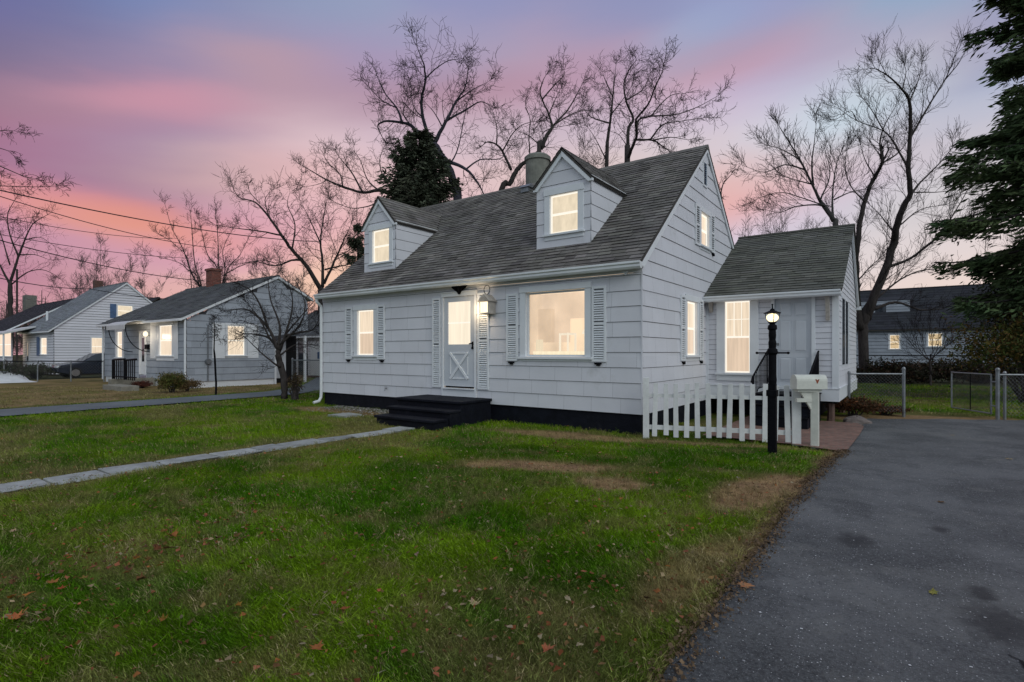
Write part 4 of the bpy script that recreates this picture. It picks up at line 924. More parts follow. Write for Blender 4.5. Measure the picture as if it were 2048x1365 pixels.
xs, ys = gx_.ravel(), gy_.ravel(); rgb, bb = lawn_rgb(xs, ys)
m2_ = fbm(xs*6, ys*6, 77); rgb = rgb*(.40+.45*m2_+.35*sm(.6, .95, bb))[:, None]*np.array((1.05, .9, .9)); z_ = bumpz(xs, ys)*sm(0, 1.5, np.minimum(12-np.abs(xs+10)+12, 14-np.abs(ys))) - .012
z_ = np.where(on_lawn(xs, ys), z_, -.03)
me = bpy.data.meshes.new('lawn'); idx = np.arange(sh[0]*sh[1]).reshape(sh); fq = np.stack([idx[:-1, :-1], idx[:-1, 1:], idx[1:, 1:], idx[1:, :-1]], -1).reshape(-1, 4)
me.vertices.add(len(xs)); me.vertices.foreach_set('co', np.stack([xs, ys, z_], 1).astype(np.float32).ravel())
me.loops.add(fq.size); me.loops.foreach_set('vertex_index', fq.ravel().astype(np.int32)); me.polygons.add(len(fq)); me.polygons.foreach_set('loop_start', np.arange(0, fq.size, 4, dtype=np.int32))
me.update(calc_edges=True); ca = me.color_attributes.new('Col', 'FLOAT_COLOR', 'POINT'); arr = np.ones((len(xs), 4), dtype=np.float32); arr[:, :3] = rgb; ca.data.foreach_set('color', arr.ravel())
M['soil'] = tintmat('lawn_thatch', (1, 1, 1), .95, 25, .45, .9, 60, spec=.1); me.materials.append(M['soil'])
lawn = bpy.data.objects.new('lawn', me); COL.objects.link(lawn); lawn['kind'] = 'structure'
M['far_ground'] = tintmat('far_ground', (.04, .045, .018), .95, .5, .4, .5, 5, spec=.1)
m = MB(); 
for x0_, x1_, y0_, y1_ in ((-400, 400, -400, -12), (-400, 400, 12.96, 500), (-400, -33.9, -12, 12.96), (13.9, 400, -12, 12.96)): m.face([(x0_, y0_, -.02), (x1_, y0_, -.02), (x1_, y1_, -.02), (x0_, y1_, -.02)])
o = m.build('ground', M['far_ground']); o['kind'] = 'structure'

# asphalt drive
am, nt, bs = newmat('worn_asphalt'); N = nt.nodes; Lk = nt.links
tc = N.new('ShaderNodeTexCoord')
def noise(scale, det=5, rough=.6, vec=None):
    n = N.new('ShaderNodeTexNoise'); n.inputs['Scale'].default_value = scale; n.inputs['Detail'].default_value = det; n.inputs['Roughness'].default_value = rough
    Lk.new(vec or tc.outputs['Object'], n.inputs['Vector']); return n.outputs['Fac']
def ramp(src, a, b, c0, c1):
    r = N.new('ShaderNodeMapRange'); r.inputs['From Min'].default_value = a; r.inputs['From Max'].default_value = b; r.inputs['To Min'].default_value = c0; r.inputs['To Max'].default_value = c1; Lk.new(src, r.inputs['Value']); return r.outputs['Result']
def mixc(fac, a, b):
    x = N.new('ShaderNodeMix'); x.data_type = 'RGBA'
    Lk.new(fac, x.inputs[0])
    for k, c in ((6, a), (7, b)):
        if isinstance(c, tuple): x.inputs[k].default_value = (*c, 1)
        else: Lk.new(c, x.inputs[k])
    return x.outputs[2]
c = mixc(ramp(noise(.7, 6), .40, .60, 0, 1), (.034, .035, .037), (.115, .115, .118))
c = mixc(ramp(noise(1.1, 8, .7), .53, .62, 0, .8), c, (.024, .025, .028)); c = mixc(ramp(noise(4.5, 8, .75), .55, .68, 0, .7), c, (.016, .017, .02)); c = mixc(ramp(noise(2.6, 6, .7), .55, .68, 0, .6), c, (.15, .145, .135))
c = mixc(ramp(noise(.5, 6, .65), .52, .66, 0, .65), c, (.15, .147, .14))
vo = N.new('ShaderNodeTexVoronoi'); vo.inputs['Scale'].default_value = 58; vo.inputs['Randomness'].default_value = 1
Lk.new(tc.outputs['Object'], vo.inputs['Vector'])
sep = N.new('ShaderNodeSeparateColor'); Lk.new(vo.outputs['Color'], sep.inputs[0])
ml = N.new('ShaderNodeMath'); ml.operation = 'MULTIPLY'; Lk.new(ramp(vo.outputs['Distance'], .12, .20, 1, 0), ml.inputs[0]); Lk.new(ramp(sep.outputs[0], .62, .74, 0, 1), ml.inputs[1])
vo2 = N.new('ShaderNodeTexVoronoi'); vo2.inputs['Scale'].default_value = 110; Lk.new(tc.outputs['Object'], vo2.inputs['Vector']); sep2 = N.new('ShaderNodeSeparateColor'); Lk.new(vo2.outputs['Color'], sep2.inputs[0])
ml2 = N.new('ShaderNodeMath'); ml2.operation = 'MULTIPLY'; Lk.new(ramp(vo2.outputs['Distance'], .25, .40, 1, 0), ml2.inputs[0]); Lk.new(ramp(sep2.outputs[0], .55, .9, 0, .55), ml2.inputs[1])
c = mixc(ramp(noise(55, 5, .8), .40, .62, 0, .55), c, (.155, .16, .165)); c = mixc(ramp(noise(38, 5, .8), .52, .66, 0, .6), c, (.022, .024, .028)); c = mixc(ml2.outputs[0], c, (.24, .24, .25)); c = mixc(ml.outputs[0], c, (.62, .62, .63))
for u_, v_, rr_ in ((2000, 1255, .20), (1960, 1190, .09), (1880, 1062, .08), (1710, 1085, .15)):      # old oil stains
    p_ = at(u_, v_, Z=0); sb = N.new('ShaderNodeVectorMath'); sb.operation = 'SUBTRACT'; Lk.new(tc.outputs['Object'], sb.inputs[0]); sb.inputs[1].default_value = (p_.x, p_.y, 0)
    sc_ = N.new('ShaderNodeVectorMath'); sc_.operation = 'MULTIPLY'; Lk.new(sb.outputs[0], sc_.inputs[0]); sc_.inputs[1].default_value = (1/rr_, .6/rr_, 0)
    ln_ = N.new('ShaderNodeVectorMath'); ln_.operation = 'LENGTH'; Lk.new(sc_.outputs[0], ln_.inputs[0]); ad_ = N.new('ShaderNodeMath'); ad_.operation = 'MULTIPLY_ADD'; Lk.new(noise(9, 5, .7), ad_.inputs[0]); ad_.inputs[1].default_value = 1.6; Lk.new(ln_.outputs['Value'], ad_.inputs[2])
    c = mixc(ramp(ad_.outputs[0], 1.2, 1.9, .75, 0), c, (.014, .014, .016))
Lk.new(c, bs.inputs['Base Color']); bs.inputs['Roughness'].default_value = .72; bs.inputs['Specular IOR Level'].default_value = .35
bp = N.new('ShaderNodeBump'); bp.inputs['Strength'].default_value = .9; bp.inputs['Distance'].default_value = .008; Lk.new(noise(70, 6, .75), bp.inputs['Height']); Lk.new(bp.outputs['Normal'], bs.inputs['Normal'])
M['asphalt'] = am
yy = np.arange(-14, 5.15, .05); m = MB(); ed = drive_edge(yy)
for k in range(len(yy)-1):
    j0, j1 = (float(fbm(np.array([y_*4.0]), np.array([3.]), 8)[0]-.5)*.06 for y_ in (yy[k], yy[k+1])); j0 *= .4; j1 *= .4
    m.face([(ed[k]+j0, yy[k], .004), (3.4, yy[k], .012), (3.4, yy[k+1], .012), (ed[k+1]+j1, yy[k+1], .004)])
m.face([(3.4, -14, .012), (14, -14, .012), (14, 5.1, .012), (3.4, 5.1, .012)])
k = 3.22
while k < 14: 
    f_ = lambda x: 5.1+.62*(x-3.22)+.06*math.sin(x*3.1)+.05*math.sin(x*7.3)
    m.face([(k, 5.1, .0121), (k+.2, 5.1, .0121), (k+.2, f_(k+.2), .006), (k, f_(k), .006)]); k += .2
o = m.build('driveway', M['asphalt']); o['kind'] = 'structure'
# dark broken hole with a crack at the near right
m = MB(); hc = at(2015, 1345, Z=0)
pts = [(hc.x+.02+.02*math.sin(k*1.3)+k*.022, hc.y+.16-k*.045+.018*math.sin(k*2.1)) for k in range(12)]
for k in range(11):
    (x0_, y0_), (x1_, y1_) = pts[k], pts[k+1]; w_ = .002+.006*abs(math.sin(k*.9+.4)); m.face([(x0_-w_, y0_-.3*w_, .0165), (x1_-w_, y1_-.3*w_, .0165), (x1_+w_, y1_+.3*w_, .0165), (x0_+w_, y0_+.3*w_, .0165)])
o = m.build('driveway_crack', M['dark']); o['kind'] = 'structure'
# neighbour's drive
m = MB(); yy2 = np.arange(-12, 9.61, .3); 
for y0_, y1_ in zip(yy2[:-1], yy2[1:]):
    c0 = float(-nd_line(0, y0_)*-1); c1 = float(-nd_line(0, y1_)*-1); c0 = float(nd_line(np.array(0.), y0_)); c1 = float(nd_line(np.array(0.), y1_))
    m.face([(c0-1.0, y0_, .016), (c0+1.0, y0_, .016), (c1+1.0, y1_, .016), (c1-1.0, y1_, .016)])
M['asphalt2'] = tintmat('neighbour_asphalt', (.115, .135, .145), .8, .8, .2, .6, 40, spec=.3); o = m.build('neighbour_drive', M['asphalt2']); o['kind'] = 'structure'
# stone walk
m = MB(); y = -14.
while y < -2.0:
    L_ = random.uniform(.35, .95); y1_ = min(y+L_, -1.9); w_ = .19+random.uniform(-.06, .05); o_ = random.uniform(-.04, .04); xm0, xm1 = float(walk_mid(y))+o_, float(walk_mid(y1_))+o_; dz = random.uniform(0, .012); k = random.uniform(.7, 1.2)
    r_ = lambda: random.uniform(-.05, .05)
    m.hexa([(xm0-w_+r_(), y+.012, -.05), (xm0+w_+r_(), y+.012, -.05), (xm1+w_+r_(), y1_-.012, -.05), (xm1-w_+r_(), y1_-.012, -.05), (xm0-w_+r_(), y+.015, .006+dz), (xm0+w_+r_(), y+.015, .003+dz), (xm1+w_+r_(), y1_-.015, .007+dz), (xm1-w_+r_(), y1_-.015, .005+dz)], (k, k, k*1.02)); y = y1_
o = m.build('stone_walk', M['flag'], bevel=.008); o['kind'] = 'structure'
m = MB(); pz_ = [(.95, .42), (1.7, .36), (2.35, .30), (2.85, .12), (3.08, .06), (3.16, .3), (3.18, 1.2), (3.2, 2.2), (3.2, 3.4), (3.05, 3.95), (.95, 3.95)]
m.face([(x, y_, .017) for x, y_ in pz_], uv=[(x*.9+y_*.4, y_*.9-x*.4) for x, y_ in pz_]); o = m.build('brick_path', M['paver']); o['kind'] = 'structure'
m = MB(); q = at(690, 833, Z=0); m.hexa([(q.x-.3, q.y-.25, -.03), (q.x+.3, q.y-.2, -.03), (q.x+.3, q.y+.25, -.03), (q.x-.25, q.y+.3, -.03), (q.x-.3, q.y-.25, .045), (q.x+.3, q.y-.2, .045), (q.x+.3, q.y+.25, .045), (q.x-.25, q.y+.3, .045)])
o = m.build('splash_stone', M['flag'], None, origin=(q.x, q.y, 0)); tag(o, 'flat grey slab lying on the grass left of the front steps', 'stone')
# gravel by the wall
n = 1500; gx1_ = rng.uniform(-8.6, -5.45, n); gy1_ = -.12-np.abs(rng.normal(0, .42, n)); keep = gy1_ > -1.5; gx1_, gy1_ = gx1_[keep], gy1_[keep]; n = len(gx1_)
rr_ = rng.uniform(.012, .03, n); V = np.zeros((n, 4, 3)); an = rng.uniform(0, 6.28, n)
for k in range(4): V[:, k, 0] = gx1_+rr_*np.cos(an+k*1.57); V[:, k, 1] = gy1_+rr_*np.sin(an+k*1.57); V[:, k, 2] = .02+rng.uniform(0, .02, n)
g_ = rng.uniform(.15, .42, n); o = mesh_from_numpy('gravel', M['leaf'], V.reshape(-1, 3), n, np.stack([g_, g_*.95, g_*.88], 1), tri=4); tag(o, kind='stuff', label='pale gravel strewn along the foot of the front wall', cat='gravel')

# ---- grass blades
def blades(n, dmin, dmax, h, w, name=None):
    az = rng.uniform(R(-52), R(52), n); d = np.sqrt(rng.uniform(dmin**2, dmax**2, n))
    dx = np.sin(az); dy = np.cos(az); x = CX+d*(dx*AX[0]+dy*AX[1]); y = CY+d*(dx*BX[0]+dy*BX[1])
    k = on_lawn(x, y); x, y, d = x[k], y[k], d[k]
    rgb, b = lawn_rgb(x, y); k = rng.uniform(0, 1, len(x)) > b**1.2*.86; x, y, d, rgb, b = x[k], y[k], d[k], rgb[k], b[k]; n = len(x)
    cl = fbm(x*4, y*4, 91); tall = fbm(x*1.1, y*1.1, 95)
    hh = h*(.45+.9*cl)*(.6+.8*tall)*rng.uniform(.5, 1.3, n)*(1-.45*b); ww = w*rng.uniform(.6, 1.4, n)
    th = rng.uniform(0, 6.283, n); ln = rng.uniform(.2, 1.1, n)*hh; la = rng.uniform(0, 6.283, n)+.0
    la = .6*la+2.6*fbm(x*.7, y*.7, 99)*6.28*.4
    z0 = bumpz(x, y)-.012
    bx, by = np.cos(th)*ww/2, np.sin(th)*ww/2; ox, oy = np.cos(la)*ln, np.sin(la)*ln
    V = np.zeros((n, 2, 3, 3))
    A = np.stack([x-bx, y-by, z0], 1); B = np.stack([x+bx, y+by, z0], 1)
    m1 = np.stack([x+ox*.35+bx*.75, y+oy*.35+by*.75, z0+hh*.62], 1); m0 = np.stack([x+ox*.35-bx*.75, y+oy*.35-by*.75, z0+hh*.62], 1); T = np.stack([x+ox, y+oy, z0+hh], 1)
    V[:, 0, 0], V[:, 0, 1], V[:, 0, 2] = A, B, m1; V[:, 1, 0], V[:, 1, 1], V[:, 1, 2] = m0, m1, T
    t = rng.uniform(.62, 1.45, n)[:, None]; col = rgb*t*np.array((1.0, 1.0, 1.0))
    dry = rng.uniform(0, 1, n) < .055+.12*b; col[dry] = np.array((.38, .32, .16))*rng.uniform(.6, 1.2, dry.sum())[:, None]
    pale = rng.uniform(0, 1, n) < .03; col[pale] = np.array((.14, .20, .06))
    return V.reshape(-1, 3), np.repeat(col, 2, axis=0)
LV, LC = [], []
for n, a_, b_, h_, w_ in ((230000, 1.7, 4.2, .055, .0055), (260000, 4.0, 8.5, .05, .0075), (230000, 8.3, 17, .05, .014), (120000, 16.5, 31, .055, .032)):
    v_, c_ = blades(n, a_, b_, h_, w_); LV.append(v_); LC.append(c_)
def tufts(nc, per, dmin, dmax):
    az = rng.uniform(R(-50), R(50), nc); d = np.sqrt(rng.uniform(dmin**2, dmax**2, nc)); dx = np.sin(az); dy = np.cos(az); x = CX+d*(dx*AX[0]+dy*AX[1]); y = CY+d*(dx*BX[0]+dy*BX[1])
    k = on_lawn(x, y); x, y = x[k], y[k]; sz = rng.uniform(.5, 1.2, len(x)); kind = rng.uniform(0, 1, len(x)); base_, _ = lawn_rgb(x, y)
    x = np.repeat(x, per)+rng.normal(0, .016, len(x)*per); y = np.repeat(y, per)+rng.normal(0, .016, len(y)*per); sz = np.repeat(sz, per); kind = np.repeat(kind, per); col = np.repeat(base_, per, axis=0); n = len(x)
    hh = .085*sz*rng.uniform(.5, 1.2, n); w = .005*rng.uniform(.6, 1.3, n); th = rng.uniform(0, 6.283, n); la = rng.uniform(0, 6.283, n); ln = hh*rng.uniform(.2, 1.2, n); z0 = bumpz(x, y)-.01
    bx, by = np.cos(th)*w/2, np.sin(th)*w/2; ox, oy = np.cos(la)*ln, np.sin(la)*ln; V = np.zeros((n, 2, 3, 3))
    V[:, 0, 0] = np.stack([x-bx, y-by, z0], 1); V[:, 0, 1] = np.stack([x+bx, y+by, z0], 1); mm = np.stack([x+ox*.35+bx*.8, y+oy*.35+by*.8, z0+hh*.65], 1); V[:, 0, 2] = mm
    V[:, 1, 0] = np.stack([x+ox*.35-bx*.8, y+oy*.35-by*.8, z0+hh*.65], 1); V[:, 1, 1] = mm; V[:, 1, 2] = np.stack([x+ox, y+oy, z0+hh*.95], 1)
    t = np.where(kind < .55, 1.25, np.where(kind < .8, .65, 1)); col = col*t[:, None]*rng.uniform(.7, 1.3, n)[:, None]; dry = kind > .86; col[dry] = np.array((.40, .33, .17))*rng.uniform(.5, 1.1, dry.sum())[:, None]
    return V.reshape(-1, 3), np.repeat(col, 2, axis=0)
for a_ in ((3800, 14, 1.8, 6.5), (5200, 8, 6, 15)):
    v_, c_ = tufts(*a_); LV.append(v_); LC.append(c_)
LV = np.concatenate(LV); LC = np.concatenate(LC)
o = mesh_from_numpy('grass', M['blade'], LV, len(LC), LC); tag(o, kind='stuff', label='short autumn lawn grass, green with straw-coloured patches', cat='grass')
print('grass tris', len(LC))

# ================================================================== FALLEN LEAVES
LEAFSH = [(0, -.5), (.10, -.28), (.42, -.34), (.30, -.08), (.52, .10), (.26, .16), (.22, .34), (.10, .26), (0, .55), (-.12, .27), (-.25, .33), (-.24, .15), (-.50, .12), (-.31, -.06), (-.40, -.32), (-.10, -.27)]
def leafmesh(mb, c, s, rz, tilt, col, curl=.25, nar=1.):
    fold = random.uniform(.2, 1.3)*(curl > .2); bend = random.uniform(-.9, .9)*(curl > .2)
    cz, sz = math.cos(rz), math.sin(rz); P = []
    for a, b in LEAFSH:
        q_ = random.uniform(.72, 1.18); a *= nar*q_; b *= q_; z = curl*(a*a+.4*b*b)+a*math.sin(tilt)+fold*abs(a)*.6+bend*b*b+.04*math.sin(9*a+5*b); P.append((c[0]+s*(a*cz-b*sz), c[1]+s*(a*sz+b*cz), c[2]+s*z))
    ctr = (c[0], c[1], c[2])
    for k in range(len(P)): mb.face([ctr, P[k], P[(k+1) % len(P)]], tuple(q*random.uniform(.9, 1.1) for q in col))
    mb.tube([(c[0]+s*.5*sz, c[1]-s*.5*cz, c[2]+s*.05), (c[0]+s*.85*sz, c[1]-s*.85*cz, c[2]+s*.1)], s*.012, 3, tint=col)
ORG, BRN, TAN, YEL, RED = (.27, .10, .03), (.13, .065, .025), (.34, .25, .14), (.22, .20, .05), (.19, .06, .02)
special = [(950, 1222, .085, TAN, 'large pale tan leaf standing in the grass at bottom centre'), (1490, 1176, .10, (.36, .17, .08), 'tan-orange lobed leaf on the edge of the asphalt drive'),
 (1866, 1190, .11, YEL, 'flat yellowish leaf lying on the asphalt drive'), (30, 1248, .14, (.40, .14, .05), 'large curled orange-brown leaf at the left edge of the lawn'),
 (28, 1071, .075, TAN, 'pale curled leaf on the lawn near the left edge'), (2018, 921, .09, TAN, 'small pale leaf far out on the drive by the right edge'), (1882, 1008, .08, BRN, 'small dark brown leaf in the middle of the drive'),
 (345, 1081, .10, ORG, 'bright orange leaf flat in the left lawn'), (1097, 1322, .09, (.30, .10, .05), 'rusty leaf near the bottom edge right of centre'), (1905, 873, .07, TAN, 'thin pale leaf at the far end of the drive'),
 (633, 1308, .085, ORG, 'round orange leaf in the dark grass near the bottom edge'), (283, 1168, .09, BRN, 'dark brown folded leaf right of the brown leaf trail'), (1340, 1080, .07, TAN, 'pale leaf near the bare verge of the drive')]
for u, v, s_, col, lab in special:
    q = at(u, v, Z=0); z = .035 if u < 1480 else .02
    m = MB(); leafmesh(m, (q.x, q.y, z+float(bumpz(np.array(q.x), np.array(q.y)))*(u < 1480)), s_, random.uniform(0, 6.28), random.uniform(-.3, .3)*(u < 1480), col, .35 if u < 1480 else .12, .5 if 'yellow' in lab or 'curled orange' in lab else 1)
    o = m.build('fallen_leaf', M['leaf'], None, origin=(q.x, q.y, z)); tag(o, lab, 'leaf')
k = 0
groups = [('small orange fallen leaf lying in the lawn grass', 'orange leaves scattered over the lawn', ORG), ('small dull brown fallen leaf lying in the lawn grass', 'brown leaves scattered over the lawn', BRN), ('small pale straw fallen leaf lying in the lawn grass', 'pale leaves scattered over the lawn', TAN)]
while k < 84:
    d = 2.5+9*random.random()**1.3; az = R(random.uniform(-42, 26)); dx, dy = math.sin(az), math.cos(az); x = CX+d*(dx*AX[0]+dy*AX[1]); y = CY+d*(dx*BX[0]+dy*BX[1])
    if not bool(on_lawn(np.array([x]), np.array([y]))[0]): continue
    lab, grp, col = groups[random.choices((0, 1, 2), (4, 5, 3))[0]]
    m = MB(); z = .038+float(bumpz(np.array(x), np.array(y))); leafmesh(m, (x, y, z), random.uniform(.035, .065), random.uniform(0, 6.28), random.uniform(-.7, .7), tuple(c_*random.uniform(.6, 1.15) for c_ in col), .4, random.uniform(.4, .85))
    o = m.build('fallen_leaf', M['leaf'], None, origin=(x, y, z)); tag(o, lab, 'leaf', grp); k += 1
# the trail of leaves lying across the near left lawn
for k in range(26):
    t_ = random.random(); u_ = 40+560*t_+random.gauss(0, 25); v_ = 1215-215*t_+random.gauss(0, 16); q = at(u_, v_, Z=0)
    lab, grp, col = groups[random.choices((0, 1, 2), (3, 6, 2))[0]]; m = MB(); z = .04+float(bumpz(np.array(q.x), np.array(q.y)))
    leafmesh(m, (q.x, q.y, z), random.uniform(.05, .09), random.uniform(0, 6.28), random.uniform(-.6, .6), tuple(c_*random.uniform(.6, 1.2) for c_ in col), .45, random.uniform(.4, .8))
    o = m.build('fallen_leaf', M['leaf'], None, origin=(q.x, q.y, z)); tag(o, lab, 'leaf', grp)
# litter too fine to count: two-triangle scraps
n = 11000; az = rng.uniform(R(-50), R(50), n); d = np.sqrt(rng.uniform(2.0**2, 24**2, n)); d = np.where(rng.uniform(0, 1, n) < .35, rng.uniform(2.2, 9, n), d); dx = np.sin(az); dy = np.cos(az)
x = CX+d*(dx*AX[0]+dy*AX[1]); y = CY+d*(dx*BX[0]+dy*BX[1])
# a denser drift along the left lawn, the verge and the gate
ex, ey = [], []
for (u, v, su, sv, cnt) in ((130, 1150, .10, .45, 170), (300, 1100, .12, .6, 190), (480, 1030, .3, .8, 160), (60, 1235, .16, .25, 120), (20, 930, .15, .5, 120), (1250, 1120, .5, .5, 90), (900, 1230, .3, .4, 90), (1480, 1180, .12, .9, 130), (1760, 828, .9, .35, 260), (1560, 990, .4, .8, 70), (600, 845, .9, .6, 80), (1700, 840, .4, .3, 160)):
    q = at(u, v, Z=0); a_ = rng.normal(0, 1, cnt)*su; b_ = rng.normal(0, 1, cnt)*sv; ex.append(q.x+a_*.8+b_*.45); ey.append(q.y-a_*.45+b_*.8)
x = np.concatenate([x]+ex); y = np.concatenate([y]+ey); k_ = on_lawn(x, y); x, y = x[k_], y[k_]
cy_ = rng.uniform(-7.6, .2, 5200); cx_ = drive_edge(cy_)+rng.normal(.0, .055, 5200)+.02+.05*(fbm(cy_*3, cy_*0, 14)-.5)*2; x = np.concatenate([x, cx_]); y = np.concatenate([y, cy_]); n = len(x); crumb = np.arange(n) >= n-5200
s_ = .005+.017*rng.uniform(0, 1, n)**1.8; an = rng.uniform(0, 6.28, n); V = np.zeros((n, 4, 3)); s_[crumb] *= .75; z0 = np.where(crumb, .014+rng.uniform(0, .01, n), .02+rng.uniform(0, .03, n)+bumpz(x, y))
for k in range(4):
    rr_ = s_*rng.uniform(.5, 1.3, n); V[:, k, 0] = x+rr_*np.cos(an+k*1.57); V[:, k, 1] = y+rr_*np.sin(an+k*1.57); V[:, k, 2] = z0+rng.uniform(-.008, .012, n)
pal = np.array([ORG, BRN, TAN, (.3, .1, .05), BRN, (.30, .24, .15), RED, (.22, .13, .05), (.16, .10, .05)]); cc = pal[rng.integers(0, len(pal), n)]*rng.uniform(.5, 1.1, n)[:, None]; cc[crumb] = (np.array((.13, .085, .05))[None]*rng.uniform(.5, 1.5, n)[:, None])[crumb]
o = mesh_from_numpy('leaf_litter', M['leaf'], V.reshape(-1, 3), n, cc, tri=4); tag(o, kind='stuff', label='fine scraps of dead leaf scattered over lawn and verges', cat='leaf litter')
# specks on the drive
n = 500; y = rng.uniform(-7, 5, n); x = 3.1+np.abs(rng.normal(0, 1.4, n)); V = np.zeros((n, 4, 3)); an = rng.uniform(0, 6.28, n); s_ = rng.uniform(.004, .009, n)
for k in range(4): V[:, k, 0] = x+s_*np.cos(an+k*1.57); V[:, k, 1] = y+s_*np.sin(an+k*1.57)*.8; V[:, k, 2] = .0175
g_ = rng.uniform(.25, .75, n); o = mesh_from_numpy('grit', M['leaf'], V.reshape(-1, 3), n, np.stack([g_, g_, g_*1.02], 1), tri=4); tag(o, kind='stuff', label='light grit strewn over the asphalt drive', cat='grit')

# ================================================================== BARE TREES
def catmull(P, R_, n=4):
    if len(P) < 3: return P, R_
    out, ro = [], []
    Q = [P[0]*2-P[1]]+P+[P[-1]*2-P[-2]]
    for i in range(1, len(Q)-2):
        for k in range(n):
            t = k/n; a, b, c, d = Q[i-1], Q[i], Q[i+1], Q[i+2]
            out.append(.5*((2*b)+(c-a)*t+(2*a-5*b+4*c-d)*t*t+(3*b-a-3*c+d)*t**3)); ro.append(R_[i-1]*(1-t)+R_[i]*t)
    out.append(P[-1]); ro.append(R_[-1]); return out, ro
class Tree:
    def __init__(s, gnarl=.3, up=.08, droop=0, twr=.006, sp1=.5, len1=1.6, lv=3, seed=1, ang=(30, 65), red=.64, kids=(3, 5)):
        s.a = MB(); s.b = MB(); s.g = gnarl; s.up = up; s.droop = droop; s.twr = twr*.85; s.sp1 = sp1; s.len1 = len1; s.lv = lv; s.r = random.Random(seed); s.ang = ang; s.red = red; s.kids = kids; s.cnt = 0; s.k = .44
    def rv(s): return Vector((s.r.gauss(0, 1), s.r.gauss(0, 1), s.r.gauss(0, 1)))
    def limb(s, P, r0, r1, start=.25, sides=8, spawn=True, len1=None, wob=.0):
        P = [Vector(p) for p in P]; n = len(P); r0 *= s.k; r1 *= s.k; Rr = [r0+(r1-r0)*(i/(n-1))**.8 for i in range(n)]
        P, Rr = catmull(P, Rr)
        for i in range(1, len(P)-1): P[i] = P[i]+s.rv()*(wob+.12*Rr[i])
        if not spawn:
            e = (P[-1]-P[-2]).normalized(); r_ = Rr[-1]*.8; Rr[-1] = r_
            s.a.tube(P+[P[-1]+e*r_*.7, P[-1]+e*r_*1.1], Rr+[r_*.75, r_*.25], sides); return
        s.a.tube(P, Rr, sides)
        # children along the limb
        tot = sum((P[i+1]-P[i]).length for i in range(len(P)-1)); d = 0; nx = tot*start+s.sp1*s.r.random(); LS = .8
        for i in range(len(P)-1):
            seg = P[i+1]-P[i]; l = seg.length
            while nx < d+l:
                t = (nx-d)/l; p = P[i]+seg*t; r = Rr[i]*(1-t)+Rr[i+1]*t; fr_ = nx/tot
                L = LS*(len1 or s.len1)*s.r.uniform(.55, 1.25)*(1.15-.75*fr_)
                s.grow(p, s.turn(seg.normalized()), L, min(r*.5, s.twr*.9+L*.010), 1); nx += s.sp1*s.r.uniform(.5, 1.5)
            d += l
        for k in range(3): s.grow(P[-1], s.turn((P[-1]-P[-3]).normalized(), (5, 35)), (len1 or s.len1)*s.r.uniform(.3, .6), Rr[-1]*.8, 1)
    def turn(s, d, ang=None):
        a = R(s.r.uniform(*(ang or s.ang))); p = d.cross(s.rv()).normalized(); q = (d*math.cos(a)+p*math.sin(a)); return q.normalized()
    def grow(s, p, d, L, r, lv):
        s.cnt += 1
        n = 5 if lv == 1 else (4 if lv == 2 else 3); st = L/n; P = [p.copy()]; Rr = [r]; rt = max(s.twr*.7, r*.35)
        kids = []
        for i in range(n):
            d = (d+s.rv()*s.g*.5+Vector((0, 0, 1))*(s.up-s.droop*(i/n)*(1 if lv > 1 else .6))).normalized(); p = p+d*st; P.append(p.copy()); Rr.append(r+(rt-r)*(i+1)/n)
            kids.append((p.copy(), d.copy()))
        s.b.tube(P, Rr, 4 if lv == 1 else 3, cap=False)
        if lv < s.lv:
            c = s.r.randint(*s.kids)+(1 if lv == 1 else 0)
            for k in range(c):
                q, e = kids[min(len(kids)-1, int((k+s.r.random()*.8)*len(kids)/c))]
                s.grow(q, s.turn(e), L*s.red*s.r.uniform(.7, 1.2), max(s.twr, rt*1.1), lv+1)
    def build(s, name, loc, label, bark='bark', twig='twig', group=None, extra=None):
        e = empty(name, loc, label, 'tree', group); s.a.build('trunk', M[bark], e, smooth=True); s.b.build('crown', M[twig], e)
        return e
def px(D, pts, sp=.6, seed=0, end=None):
    """sight-line points at distance D; depth drifts along the limb so the crown has real thickness"""
    r = random.Random(seed*7919+len(pts)*31+int(pts[0][0])); dd = 0; out = []; drift = r.uniform(-sp, sp)
    for i, q in enumerate(pts):
        out.append(at(q[0], q[1], D=D+dd)); dd += drift*.5+r.uniform(-.3, .3)*sp
    return out
def base(p, z=-.1, dx=0): return Vector((p.x+dx, p.y, z))

